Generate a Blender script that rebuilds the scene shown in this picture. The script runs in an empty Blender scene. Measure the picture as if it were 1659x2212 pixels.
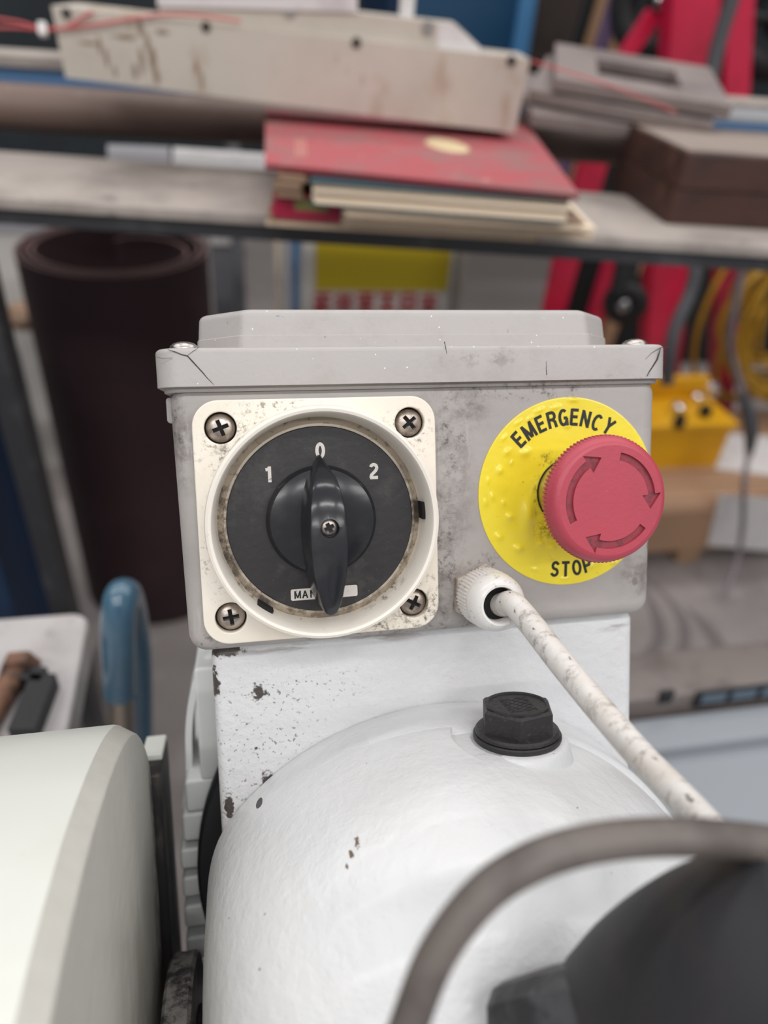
import bpy, bmesh, math, random
from mathutils import Vector, Matrix
random.seed(7)
PI = math.pi
SC = bpy.context.scene
COL = SC.collection

# ------------------------------------------------------------------ camera
F = 1570.0                      # focal length in pixels of the 1659 x 2212 frame
CAM = Vector((0, 0, 1.10))
CM = Matrix(((0.979228, 0.053556, -0.195564),      # camera axes in the world (columns)
             (-0.189042, 0.589915, -0.785024),
             (0.073323, 0.805687, 0.587785)))
cd = bpy.data.cameras.new('camera'); cam = bpy.data.objects.new('camera', cd); COL.objects.link(cam)
cam.matrix_world = Matrix.Translation(CAM) @ CM.to_4x4()
cd.sensor_fit = 'HORIZONTAL'; cd.sensor_width = 36.0; cd.lens = 36.0 * F / 1659.0
cd.clip_start = 0.01; cd.clip_end = 50
cd.dof.use_dof = True; cd.dof.focus_distance = 0.193; cd.dof.aperture_fstop = 9.6
SC.camera = cam

# ------------------------------------------------------------------ light
vs = SC.view_settings
vs.view_transform = 'Standard'; vs.look = 'None'; vs.gamma = 1.0; vs.use_curve_mapping = False
vs.exposure = 0.0
w = bpy.data.worlds.new('workshop_ambient'); SC.world = w; w.use_nodes = True
bg = w.node_tree.nodes['Background']; bg.inputs[0].default_value = (0.97, 0.975, 1.0, 1); bg.inputs[1].default_value = 0.42


def tube_lamp(x, y, z, power, lx=1.5, ly=0.16, rz=0):
    l = bpy.data.lights.new('fluorescent_tube', 'AREA'); l.shape = 'RECTANGLE'; l.size = lx; l.size_y = ly
    l.energy = power; l.color = (1.0, 0.98, 0.965)
    o = bpy.data.objects.new('fluorescent_tube', l); COL.objects.link(o)
    o.location = (x, y, z); o.rotation_euler = (0, 0, rz)


for y, e in ((-2.4, 24), (-0.9, 17), (0.9, 11), (2.4, 13)):
    for x in (-1.6, 0.3, 2.2):
        tube_lamp(x, y, 3.2, e)

# ------------------------------------------------------------------ frames and pixel helpers
HM = Matrix(((0.999999, 0.001162, 0.00066, 0.0214),          # tilted machine head: x right, y up the box face, z towards viewer
             (0.0, 0.493727, -0.869617, 0.156859),
             (-0.001336, 0.869616, 0.493726, 0.981763),
             (0, 0, 0, 1)))
HI = HM.inverted()


def ray(px, py):
    return CM @ Vector(((px - 829.5) / F, (1106 - py) / F, -1))


def at(px, py, y=None, z=None):
    """world point that the photograph shows at a pixel, on the plane y or z"""
    v = ray(px, py)
    k = (y - CAM.y) / v.y if y is not None else (z - CAM.z) / v.z
    return CAM + v * k


HO = HI @ CAM


def hat(px, py, z):
    """the same in the machine head's frame, on the plane z (millimetres)"""
    v = HI.to_3x3() @ ray(px, py)
    k = (z / 1000 - HO.z) / v.z
    return (HO + v * k) * 1000


# ------------------------------------------------------------------ mesh helpers
class G:
    def __init__(s):
        s.v = []; s.f = []

    def add(s, vs, fs, m=None):
        o = len(s.v)
        s.v += [(m @ Vector(p)) if m else Vector(p) for p in vs]
        s.f += [tuple(i + o for i in f) for f in fs]
        return s

    def mesh(s, m):
        for p in m.vertices: s.v.append(p.co.copy())
        o = len(s.v) - len(m.vertices)
        for p in m.polygons: s.f.append(tuple(i + o for i in p.vertices))
        return s

    def rings(s, loops, cap0=True, cap1=True, closed=False, m=None):
        n = len(loops[0]); vs = [p for l in loops for p in l]; fs = []
        k = len(loops)
        for a in range(k if closed else k - 1):
            b = (a + 1) % k
            for i in range(n):
                j = (i + 1) % n
                fs.append((a * n + i, a * n + j, b * n + j, b * n + i))
        if not closed:
            if cap0: fs.append(tuple(range(n))[::-1])
            if cap1: fs.append(tuple((k - 1) * n + i for i in range(n)))
        return s.add(vs, fs, m)

    def lathe(s, prof, n=64, m=None, cap0=True, cap1=True, closed=False):
        return s.rings([[(r * math.cos(2 * PI * i / n), r * math.sin(2 * PI * i / n), z) for i in range(n)] for r, z in prof], cap0, cap1, closed, m)

    def box(s, a, b, m=None):
        x0, y0, z0 = a; x1, y1, z1 = b
        return s.add([(x0, y0, z0), (x1, y0, z0), (x1, y1, z0), (x0, y1, z0), (x0, y0, z1), (x1, y0, z1), (x1, y1, z1), (x0, y1, z1)],
                     [(3, 2, 1, 0), (4, 5, 6, 7), (0, 1, 5, 4), (1, 2, 6, 5), (2, 3, 7, 6), (3, 0, 4, 7)], m)

    def rbox(s, x0, x1, y0, y1, zb, zf, rc, rf, m=None, steps=5, nc=8, back=0):
        """rounded rectangle in xy from zb to zf, corner radius rc, front edge fillet rf, back edge fillet back"""
        def ol(ins, z):
            L = []; r = max(rc - ins, 1e-4 * max(rc, 1e-3) + 1e-6)
            for cx, cy, a0 in ((x1 - ins - r, y1 - ins - r, 0), (x0 + ins + r, y1 - ins - r, 90), (x0 + ins + r, y0 + ins + r, 180), (x1 - ins - r, y0 + ins + r, 270)):
                for i in range(nc + 1):
                    a = math.radians(a0 + 90 * i / nc); L.append((cx + r * math.cos(a), cy + r * math.sin(a), z))
            return L
        loops = []
        if back:
            for i in range(steps):
                a = PI / 2 * i / steps; loops.append(ol(back * (1 - math.sin(a)), zb + back * (1 - math.cos(a))))
        else: loops.append(ol(0, zb))
        if back: loops.append(ol(0, zb + back))
        if rf:
            for i in range(steps + 1):
                a = PI / 2 * i / steps; loops.append(ol(rf * (1 - math.cos(a)), zf - rf + rf * math.sin(a)))
        else: loops.append(ol(0, zf))
        return s.rings(loops, m=m)

    def tube(s, pts, r, n=20, cap=True):
        pts = [Vector(p) for p in pts]; k = len(pts)
        rs = r if isinstance(r, (list, tuple)) else [r] * k
        t = [(pts[min(i + 1, k - 1)] - pts[max(i - 1, 0)]).normalized() for i in range(k)]
        u = t[0].orthogonal().normalized(); L = []
        for i in range(k):
            u = (u - t[i] * u.dot(t[i])).normalized(); v = t[i].cross(u)
            L.append([pts[i] + (u * math.cos(2 * PI * j / n) + v * math.sin(2 * PI * j / n)) * rs[i] for j in range(n)])
        return s.rings(L, cap, cap)

    def bar(s, a, b, wdt, h, up=(0, 0, 1)):
        a = Vector(a); b = Vector(b); d = b - a; x = d.normalized(); up = Vector(up)
        y = up.cross(x).normalized(); z = x.cross(y)
        m = Matrix((x, y, z)).transposed().to_4x4(); m.translation = a
        return s.box((0, -wdt / 2, -h / 2), (d.length, wdt / 2, h / 2), m)


def spline(pts, n=8):
    P = [Vector(p) for p in pts]; P = [P[0] * 2 - P[1]] + P + [P[-1] * 2 - P[-2]]; out = []
    for i in range(1, len(P) - 2):
        for k in range(n):
            t = k / n; a, b, c, d = P[i - 1], P[i], P[i + 1], P[i + 2]
            out.append(0.5 * ((2 * b) + (c - a) * t + (2 * a - 5 * b + 4 * c - d) * t * t + (3 * b - a - 3 * c + d) * t ** 3))
    out.append(P[-2]); return out


def solid2d(loops, depth, bevel=0.0):
    """filled 2D outline with holes, given real thickness (z 0..depth)"""
    cu = bpy.data.curves.new('outline', 'CURVE'); cu.dimensions = '2D'; cu.fill_mode = 'BOTH'
    cu.extrude = depth / 2 - bevel; cu.bevel_depth = bevel; cu.bevel_resolution = 2
    if bevel: cu.offset = -bevel
    for L in loops:
        sp = cu.splines.new('POLY'); sp.points.add(len(L) - 1); sp.use_cyclic_u = True
        for p, q in zip(sp.points, L): p.co = (q[0], q[1], 0, 1)
    o = bpy.data.objects.new('outline', cu); COL.objects.link(o)
    me = bpy.data.meshes.new_from_object(o.evaluated_get(bpy.context.evaluated_depsgraph_get()))
    bpy.data.objects.remove(o); bpy.data.curves.remove(cu)
    me.transform(Matrix.Translation((0, 0, depth / 2)))
    return me


def _arc(cx, cy, rx, ry, a0, a1, n=14):
    return [(cx + rx * math.cos(math.radians(a0 + (a1 - a0) * i / n)), cy + ry * math.sin(math.radians(a0 + (a1 - a0) * i / n))) for i in range(n + 1)]


GLYPH = {   # grotesque capitals and figures as centre-line strokes, x -0.3..0.3, y -0.5..0.5
    'E': [[(-.22, -.5), (-.22, .5)], [(-.22, .425), (.28, .425)], [(-.22, .02), (.24, .02)], [(-.22, -.425), (.29, -.425)]],
    'M': [[(-.33, -.5), (-.33, .5)], [(.33, -.5), (.33, .5)], [(-.33, .46), (0, -.42)], [(.33, .46), (0, -.42)]],
    'R': [[(-.24, -.5), (-.24, .5)], [(-.24, .425), (.05, .425)] + _arc(.05, .215, .2, .21, 90, -90) + [(-.24, .005)], [(.05, .0), (.2, -.16), (.24, -.5)]],
    'G': [_arc(0, 0, .27, .43, 50, 330, 26), [(.24, -.5), (.24, -.02)], [(.02, -.03), (.28, -.03)]],
    'N': [[(-.26, -.5), (-.26, .5)], [(.26, -.5), (.26, .5)], [(-.26, .46), (.26, -.46)]],
    'C': [_arc(0, 0, .27, .43, 48, 312, 26)],
    'Y': [[(-.28, .5), (0, .0)], [(.28, .5), (0, .0)], [(0, .04), (0, -.5)]],
    'S': [_arc(0, .215, .22, .215, 20, 270, 16) + _arc(0, -.215, .24, .215, 90, -160, 16)],
    'T': [[(-.31, .425), (.31, .425)], [(0, .45), (0, -.5)]],
    'O': [_arc(0, 0, .28, .43, 0, 360, 32)],
    'P': [[(-.22, -.5), (-.22, .5)], [(-.22, .425), (.05, .425)] + _arc(.05, .2, .2, .225, 90, -90) + [(-.22, -.025)]],
    'A': [[(-.3, -.5), (0, .46)], [(.3, -.5), (0, .46)], [(-.18, -.16), (.18, -.16)]],
    'I': [[(0, -.5), (0, .5)]],
    '0': [_arc(0, 0, .22, .42, 0, 360, 32)],
    '1': [[(.06, -.5), (.06, .5)], [(.06, .4), (-.02, .33), (-.2, .3)]],
    '2': [_arc(0, .22, .21, .21, 165, -30, 16) + [(.12, .02), (-.16, -.24), (-.22, -.43)], [(-.27, -.42), (.28, -.42)]],
}


def glyph(ch, size, depth, wt=0.15, sx=1.0):
    g = G(); wv = wt * size / 2
    for j, st in enumerate(GLYPH[ch]):
        P = [Vector((x * size * sx, y * size)) for x, y in st]; L = []; z = j * depth * 0.02
        for i, p in enumerate(P):
            a = P[max(i - 1, 0)]; b = P[min(i + 1, len(P) - 1)]
            if (P[0] - P[-1]).length < 1e-6 and i in (0, len(P) - 1): a, b = P[-2], P[1]
            t = (b - a).normalized(); n = Vector((-t.y, t.x)) * wv
            L.append([(p.x + n.x, p.y + n.y, z + depth), (p.x - n.x, p.y - n.y, z + depth), (p.x - n.x, p.y - n.y, 0), (p.x + n.x, p.y + n.y, 0)])
        g.rings(L)
    return raw(g)


def circle(r, n=48, cx=0, cy=0):
    return [(cx + r * math.cos(2 * PI * i / n), cy + r * math.sin(2 * PI * i / n)) for i in range(n)]


def boolean(me, cutter, op='DIFFERENCE'):
    a = bpy.data.objects.new('a', me); b = bpy.data.objects.new('b', cutter); COL.objects.link(a); COL.objects.link(b)
    md = a.modifiers.new('x', 'BOOLEAN'); md.operation = op; md.object = b; md.solver = 'EXACT'
    out = bpy.data.meshes.new_from_object(a.evaluated_get(bpy.context.evaluated_depsgraph_get()))
    bpy.data.objects.remove(a); bpy.data.objects.remove(b)
    return out


def raw(g):
    me = bpy.data.meshes.new('m'); me.from_pydata([tuple(v) for v in g.v], [], g.f)
    bm = bmesh.new(); bm.from_mesh(me); bmesh.ops.recalc_face_normals(bm, faces=bm.faces); bm.to_mesh(me); bm.free()
    return me


# ------------------------------------------------------------------ objects
def thing(name, label, cat, base=(0, 0, 0), frame=None, group=None):
    """Empty at the thing's base; frame is None (world) or HM (machine head, base in mm)"""
    o = bpy.data.objects.new(name, None); COL.objects.link(o); o.empty_display_size = 0.02
    if frame is None:
        o.matrix_world = Matrix.Translation(base); o['_b'] = [0, 0, 0]
        BASE[o.name] = (Vector(base), 1.0)
    else:
        b = Vector(base) / 1000; o.matrix_world = frame @ Matrix.Translation(b)
        BASE[o.name] = (b, 0.001)
    if '_b' in o: del o['_b']
    o['label'] = label; o['category'] = cat
    if group: o['group'] = group
    return o


BASE = {}


def part(name, g, m, parent=None, root=None, label=None, smooth=30, kind=None):
    """one mesh object; its coordinates are those of its thing's frame (mm in the head, m in the world)"""
    me = raw(g) if isinstance(g, G) else g
    rt = root or parent
    if rt is not None:
        b, s = BASE[rt.name]
        me.transform(Matrix.Translation(-b) @ Matrix.Diagonal((s, s, s, 1)))
    me.name = name
    if smooth:
        me.shade_smooth(); me.set_sharp_from_angle(angle=math.radians(smooth))
    me.materials.clear(); me.materials.append(m)
    o = bpy.data.objects.new(name, me); COL.objects.link(o)
    if parent is not None: o.parent = parent
    if label: o['label'] = label
    if kind: o['kind'] = kind
    return o


def solo(name, g, m, label, cat, smooth=30, group=None, frame=None, base=None):
    """a thing that is one mesh (origin at its base)"""
    me = raw(g) if isinstance(g, G) else g
    s = 0.001 if frame is not None else 1.0
    if base is None:
        xs = [v.co.x for v in me.vertices]; ys = [v.co.y for v in me.vertices]; zs = [v.co.z for v in me.vertices]
        base = Vector(((min(xs) + max(xs)) / 2, (min(ys) + max(ys)) / 2, min(zs)))
    b = Vector(base)
    me.transform(Matrix.Diagonal((s, s, s, 1)) @ Matrix.Translation(-b)); me.name = name
    if smooth:
        me.shade_smooth(); me.set_sharp_from_angle(angle=math.radians(smooth))
    me.materials.clear(); me.materials.append(m)
    o = bpy.data.objects.new(name, me); COL.objects.link(o)
    o.matrix_world = (frame or Matrix.Identity(4)) @ Matrix.Translation(b * s)
    o['label'] = label; o['category'] = cat
    if group: o['group'] = group
    return o


def structure(name, g, m, smooth=30):
    o = part(name, g, m, smooth=smooth); o['kind'] = 'structure'; return o


# ------------------------------------------------------------------ materials
def srgb(r, g, b):
    f = lambda c: c / 12.92 if c <= 0.04045 else ((c + 0.055) / 1.055) ** 2.4
    return (f(r / 255), f(g / 255), f(b / 255), 1)


def mat(name, col, rough=0.5, metal=0.0, layers=(), bumps=(), coat=0.0, off=(0, 0, 0), unit=0.001, spec=0.5, trans=0.0, ior=1.45):
    """layers: dict(col, scale, lo, hi, amt, stretch, blobs=[(x,y,z,r)], mode='mul'|'add', detail, rough); scale per metre"""
    m = bpy.data.materials.new(name); m.use_nodes = True; nt = m.node_tree; N = nt.nodes; Lk = nt.links
    bs = N['Principled BSDF']
    bs.inputs['Roughness'].default_value = rough; bs.inputs['Metallic'].default_value = metal
    bs.inputs['Coat Weight'].default_value = coat; bs.inputs['Specular IOR Level'].default_value = spec
    bs.inputs['Coat Roughness'].default_value = 0.15
    if trans: bs.inputs['Transmission Weight'].default_value = trans; bs.inputs['IOR'].default_value = ior
    tc = N.new('ShaderNodeTexCoord').outputs['Object']
    cur = None; rcur = None
    base = srgb(*col); bs.inputs['Base Color'].default_value = base

    def math_(op, a, b=None, clamp=False):
        n = N.new('ShaderNodeMath'); n.operation = op; n.use_clamp = clamp
        for i, v in enumerate((a, b)):
            if v is None: continue
            if isinstance(v, (int, float)): n.inputs[i].default_value = v
            else: Lk.new(v, n.inputs[i])
        return n.outputs[0]

    def smooth_(v, lo, hi):
        n = N.new('ShaderNodeMapRange'); n.interpolation_type = 'SMOOTHSTEP'; n.inputs[1].default_value = lo; n.inputs[2].default_value = hi
        Lk.new(v, n.inputs[0]); return n.outputs[0]

    for i, l in enumerate(layers):
        mp = N.new('ShaderNodeMapping'); Lk.new(tc, mp.inputs[0]); mp.inputs['Scale'].default_value = l.get('stretch', (1, 1, 1))
        mp.inputs['Location'].default_value = (i * 3.1, i * 1.7, 0); mp.inputs['Rotation'].default_value = (0, 0, l.get('rot', 0))
        if l.get('tex') == 'voronoi':
            t = N.new('ShaderNodeTexVoronoi'); t.inputs['Scale'].default_value = l['scale']; Lk.new(mp.outputs[0], t.inputs['Vector'])
            f0 = t.outputs['Distance']; fac = math_('SUBTRACT', 1.0, smooth_(f0, l['lo'], l['hi']))
            sp = N.new('ShaderNodeSeparateColor'); Lk.new(t.outputs['Color'], sp.inputs[0])
            fac = math_('MULTIPLY', fac, smooth_(sp.outputs[0], l.get('gate', 0.5), l.get('gate', 0.5) + 0.02)); nz = None
        else:
            t = N.new('ShaderNodeTexNoise'); t.inputs['Scale'].default_value = l['scale']; t.inputs['Detail'].default_value = l.get('detail', 6)
            t.inputs['Roughness'].default_value = l.get('nrough', 0.6); Lk.new(mp.outputs[0], t.inputs['Vector']); nz = t.outputs['Fac']; fac = None
        bm_ = None
        for b in l.get('blobs', ()):
            c = Vector((b[0], b[1], b[2])) - Vector(off)
            vn = N.new('ShaderNodeVectorMath'); vn.operation = 'SUBTRACT'; Lk.new(tc, vn.inputs[0]); vn.inputs[1].default_value = c * unit
            vm = N.new('ShaderNodeVectorMath'); vm.operation = 'MULTIPLY'; Lk.new(vn.outputs[0], vm.inputs[0])
            r = b[3] if isinstance(b[3], (tuple, list)) else (b[3], b[3], b[3])
            vm.inputs[1].default_value = (1 / (r[0] * unit), 1 / (r[1] * unit), 1 / (r[2] * unit))
            ln = N.new('ShaderNodeVectorMath'); ln.operation = 'LENGTH'; Lk.new(vm.outputs[0], ln.inputs[0])
            k = math_('MULTIPLY', math_('SUBTRACT', 1.0, ln.outputs['Value'], True), b[4] if len(b) > 4 else 1.0)
            bm_ = k if bm_ is None else math_('MAXIMUM', bm_, k)
        if nz is not None:
            if l.get('mode') == 'add':      # patch with a noisy outline
                fac = smooth_(math_('ADD', math_('MULTIPLY', nz, l.get('nz', 1.0)), bm_), l['lo'], l['hi'])
            else:
                fac = smooth_(nz, l['lo'], l['hi'])
                if bm_ is not None: fac = math_('MULTIPLY', fac, smooth_(bm_, 0.0, 0.7))
        elif bm_ is not None: fac = math_('MULTIPLY', fac, smooth_(bm_, 0.0, 0.7))
        fac = math_('MULTIPLY', fac, l.get('amt', 1.0))
        mx = N.new('ShaderNodeMix'); mx.data_type = 'RGBA'; Lk.new(fac, mx.inputs[0])
        if cur is None: mx.inputs[6].default_value = base
        else: Lk.new(cur, mx.inputs[6])
        mx.inputs[7].default_value = srgb(*l['col']); cur = mx.outputs[2]
        if 'rough' in l:
            mr = N.new('ShaderNodeMix'); Lk.new(fac, mr.inputs[0])
            if rcur is None: mr.inputs[2].default_value = rough
            else: Lk.new(rcur, mr.inputs[2])
            mr.inputs[3].default_value = l['rough']; rcur = mr.outputs[0]
    if cur is not None: Lk.new(cur, bs.inputs['Base Color'])
    if rcur is not None: Lk.new(rcur, bs.inputs['Roughness'])
    prev = None
    for scale, dist in bumps:
        t = N.new('ShaderNodeTexNoise'); t.inputs['Scale'].default_value = scale; t.inputs['Detail'].default_value = 3; Lk.new(tc, t.inputs['Vector'])
        b = N.new('ShaderNodeBump'); b.inputs['Distance'].default_value = dist; b.inputs['Strength'].default_value = 1.0
        Lk.new(t.outputs['Fac'], b.inputs['Height'])
        if prev: Lk.new(prev, b.inputs['Normal'])
        prev = b.outputs[0]
    if prev: Lk.new(prev, bs.inputs['Normal'])
    return m


def rot_m(ax, deg): return Matrix.Rotation(math.radians(deg), 4, ax)
def tr(*v): return Matrix.Translation(v)


#@@STRUCTURE
# ================================================================== setting
m_floor = mat('concrete_floor', (150, 142, 139), 0.55, layers=[
    dict(col=(118, 110, 110), scale=3, lo=0.4, hi=0.7, amt=0.7), dict(col=(86, 80, 82), scale=9, lo=0.58, hi=0.7, amt=0.6, stretch=(1, 0.35, 1)),
    dict(col=(172, 166, 162), scale=22, lo=0.55, hi=0.7, amt=0.4)], bumps=[(60, 0.002)])
m_wall = mat('dark_wall_paint', (44, 52, 57), 0.7, layers=[dict(col=(30, 34, 38), scale=2, lo=0.4, hi=0.7, amt=0.7)])
FLOOR = structure('floor', G().box((-4, -1.5, -0.05), (5, 4.2, 0)), m_floor)
structure('wall_back', G().box((-4, 4.2, -0.05), (5, 4.35, 3.4)), m_wall)
structure('wall_left', G().box((-4.15, -1.5, -0.05), (-4, 4.35, 3.4)), m_wall)
structure('wall_right', G().box((5, -1.5, -0.05), (5.15, 4.35, 3.4)), m_wall)

m_mark = mat('dark_tyre_mark', (118, 110, 110), 0.6)
for pix, wpx in (([(1340, 1215), (1400, 1290), (1425, 1370), (1395, 1420), (1330, 1440)], .014), ([(1370, 1230), (1450, 1300), (1480, 1370), (1450, 1440), (1350, 1475)], .012), ([(1480, 1310), (1530, 1360), (1562, 1420), (1570, 1475)], .018)):
    L = [at(a, b, z=0) for a, b in pix]; L = spline(L, 6); g = G(); rg_ = []
    for i, p in enumerate(L):
        t = (L[min(i + 1, len(L) - 1)] - L[max(i - 1, 0)]).normalized(); n = Vector((-t.y, t.x, 0)) * wpx * math.sin(PI * (i + .6) / (len(L) + .4))
        rg_.append([p + n + Vector((0, 0, .0004)), p - n + Vector((0, 0, .0004)), p - n, p + n])
    o = part('tyre_mark', g.rings(rg_), m_mark, smooth=0); o.parent = FLOOR

# ================================================================== machine head (millimetres in the head frame)
# ---- gear housing
m_white = mat('white_machine_paint', (218, 219, 220), 0.42, layers=[
    dict(col=(214, 213, 212), scale=26, lo=0.45, hi=0.75, amt=0.5),
    dict(col=(90, 82, 76), scale=300, lo=0.755, hi=0.77, amt=0.7, detail=2),
    dict(col=(62, 57, 55), scale=500, lo=0.95, hi=1.0, mode='add', nz=0.5, blobs=[(-20.1, -77.7, 2.8, (1.9, 2.6, 4), 1.8)]),
    dict(col=(104, 88, 70), scale=900, lo=0.98, hi=1.06, mode='add', nz=0.9, stretch=(1, 1, 1), blobs=[(0.9, -69.2, 41.5, (2.0, 3.0, 5), 0.8), (-0.6, -71.0, 43, (1.6, 2.4, 5), 0.8), (-2.0, -72.6, 44.5, (1.4, 1.6, 4), 0.75)])],
    bumps=[(260, 0.0004), (900, 0.00012)], off=(33, -139, 0), coat=0.15)
m_white2 = mat('white_bracket_paint', (214, 215, 217), 0.45, layers=[
    dict(col=(204, 202, 200), scale=30, lo=0.42, hi=0.75, amt=0.6),
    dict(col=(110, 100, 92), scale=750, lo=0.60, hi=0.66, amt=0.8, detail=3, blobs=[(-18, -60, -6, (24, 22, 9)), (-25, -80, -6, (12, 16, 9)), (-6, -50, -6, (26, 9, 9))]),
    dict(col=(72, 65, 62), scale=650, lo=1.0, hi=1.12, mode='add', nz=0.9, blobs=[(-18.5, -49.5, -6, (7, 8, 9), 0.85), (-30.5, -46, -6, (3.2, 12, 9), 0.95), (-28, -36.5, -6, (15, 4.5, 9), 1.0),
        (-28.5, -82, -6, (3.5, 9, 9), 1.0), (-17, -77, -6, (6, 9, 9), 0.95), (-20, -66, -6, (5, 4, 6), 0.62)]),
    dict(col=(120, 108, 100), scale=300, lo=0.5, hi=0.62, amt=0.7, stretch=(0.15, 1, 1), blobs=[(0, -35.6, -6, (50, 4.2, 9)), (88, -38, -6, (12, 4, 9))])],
    bumps=[(330, 0.0005), (1200, 0.00012)], off=(33, -100, -6), coat=0.15)
br = thing('mounting_bracket', 'white painted folded bracket plate with chipped edge under the grey control box', 'bracket', (33, -100, -6), HM)
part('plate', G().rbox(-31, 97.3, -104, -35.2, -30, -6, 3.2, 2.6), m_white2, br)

hs = thing('gear_housing', 'large round white cast gear housing below the control box', 'machine housing', (33, -139, 0), HM)
AX = tr(33.6, -139.4, 0)
def side_flat(vs):
    for v in vs:
        c = v.co if hasattr(v, 'co') else v
        if c.x < -24: c.x = -24 - 14 * math.tanh((-24 - c.x) / 14)


fg_ = G().lathe([(70, -5.8), (80.6, -5.8), (81.3, -5.2), (81.3, 9), (80.8, 10.5), (79.2, 12), (77, 13)], 160, AX); side_flat(fg_.v)
part('flange', fg_, m_white, hs)
DX = tr(31.8, -138.9, 0)
prof = [(80.3, -5.5), (80.3, 8), (80.2, 16), (79.6, 24), (78.4, 32), (76.4, 40), (73.4, 48), (69, 56), (63, 63), (55, 69), (45, 74), (33, 77.5), (18, 79.5), (6, 80)]
prof = [(p.x, p.y) for p in spline([(a, b, 0) for a, b in prof], 4)]
dome = G().lathe(prof, 160, DX)
PLX, PLY, PLZ = 49.0, -60.3, 18.0
side_flat(dome.v)
cut = raw(G().lathe([(15.6, 0), (15.6, 30)], 64, tr(PLX - 2.4, PLY, PLZ) @ rot_m('X', -90)))
dm = boolean(raw(dome), cut)
dg = G().mesh(dm)
dg.lathe([(16, -12), (14.8, -5), (14.2, -2.4), (13.8, -1.0), (13.3, -0.3), (12.6, 0)], 48, tr(PLX, PLY, PLZ) @ rot_m('X', -90))
part('dome', dg, m_white, hs, smooth=38)
nk_ = G().rbox(0.005, 0.105, 0.015, 0.10, 0.0, 0.79, 0.02, 0.0, m=Matrix.Diagonal((1000, 1000, 1000, 1)) @ HI)
part('neck', nk_, m_white, hs)

# ---- oil plug
m_plug = mat('black_plastic_plug', (44, 42, 43), 0.48, layers=[dict(col=(84, 76, 70), scale=700, lo=0.55, hi=0.75, amt=0.6), dict(col=(28, 27, 28), scale=90, lo=0.5, hi=0.7, amt=0.6)], bumps=[(900, 0.0002)])
pl = thing('oil_filler_plug', 'black hexagonal plastic oil plug screwed into the white housing', 'plug', (PLX, PLY, PLZ), HM)
PM = tr(PLX, PLY, PLZ) @ rot_m('X', -90)
part('sealing_ring', G().lathe([(10.6, 0), (11.6, 0.1), (11.8, 0.6), (11.8, 1.3), (11.5, 1.6), (10, 1.6)], 64, PM), m_plug, pl)
part('collar', G().lathe([(11.0, 1.6), (11.3, 1.9), (11.2, 2.5), (10.7, 3.0), (9.6, 3.2)], 64, PM), m_plug, pl)


def hexring(r, z, a0=13): return [(r * math.cos(math.radians(a0 + 60 * i)), r * math.sin(math.radians(a0 + 60 * i)), z) for i in range(6)]


hx = part('hexagon_head', G().rings([hexring(10.2, 2.4), hexring(10.2, 8.6), hexring(9.5, 9.3)], m=PM), m_plug, pl, smooth=20)
part('top_rim', G().lathe([(8.5, 9.2), (8.5, 9.65), (8.0, 9.75), (7.6, 9.4), (7.6, 9.2)], 48, PM), m_plug, hx, root=pl)
eg = G()
for k in range(9):
    yy = -4 + k; wv = [(x / 2 - 5, yy + 0.35 * math.sin(x * 1.3 + k * 2), 9.32) for x in range(3, 19)]
    eg.tube([PM @ Vector(p) for p in wv if p[0] ** 2 + p[1] ** 2 < 42], 0.16, 6)
part('raised_mark', eg, m_plug, hx, root=pl)

# ---- control box
m_box = mat('grey_box_plastic', (170, 165, 162), 0.5, layers=[
    dict(col=(154, 149, 146), scale=30, lo=0.4, hi=0.7, amt=0.6),
    dict(col=(112, 104, 100), scale=110, lo=0.40, hi=0.68, amt=0.85, nrough=0.75, blobs=[(36, 4, 0, (10, 44, 9)), (38, -24, 0, (16, 16, 9)), (-35, 20, 0, (5, 16, 9)), (95, -22, 0, (9, 10, 9)), (38, 28, 0, (16, 9, 9))]),
    dict(col=(70, 64, 62), scale=420, lo=0.50, hi=0.66, amt=0.8, nrough=0.78, blobs=[(35, -12, 0, (5, 30, 9)), (-36, 26, 0, (3.5, 11, 9)), (37.5, 20, 0, (7, 16, 9)), (-34, -33, 0, (9, 5, 9)), (100, -16, 0, (3.5, 9, 9)), (47, -16, 0, (10, 5, 9)), (60, 33, 0, (30, 4, 9)), (36, -34, 0, (60, 2.6, 9))]),
    dict(col=(120, 110, 100), scale=300, lo=0.9, hi=1.0, mode='add', nz=0.6, blobs=[(94, -24.5, 0, (3, 4, 9), 0.95), (99, -14, 0, (3, 5, 9), 0.95)], amt=0.7),
    dict(col=(205, 202, 199), scale=260, lo=0.62, hi=0.75, amt=0.35, stretch=(1, 0.12, 1))],
    bumps=[(500, 0.0001)], off=(31, -35, -37))
m_lid = mat('grey_lid_plastic', (178, 173, 171), 0.45, layers=[
    dict(col=(166, 160, 156), scale=60, lo=0.45, hi=0.72, amt=0.7, nrough=0.7),
    dict(col=(104, 97, 93), scale=500, lo=0.66, hi=0.75, amt=0.5),
    dict(col=(96, 90, 88), scale=260, lo=0.5, hi=0.65, amt=0.8, blobs=[(90, 36.3, 3, (9, 1.6, 9)), (46, 42, 3, (20, 5, 9), 0.5)]),
    dict(col=(250, 250, 250), tex='voronoi', scale=480, lo=0.06, hi=0.11, gate=0.72)],
    bumps=[(800, 0.00006)], off=(31, -35, -37))
cb = thing('control_box', 'grey plastic control box with cracked lid on top of the white bracket', 'control box', (31, -35, -37), HM)
body = G().rbox(-37.4, 100.6, -35, 36, -76, 0, 5.0, 4.0)
for v in body.v:
    k = (36 - v.y) / 71 * 1.1
    v.x += k if v.x < 31 else -k
part('body', body, m_box, cb)
RX = Matrix(((1, 0, 0, 0), (0, 0, 1, 0), (0, 1, 0, 0), (0, 0, 0, 1)))   # swaps y and z: outline in xz, thickness along y
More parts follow.
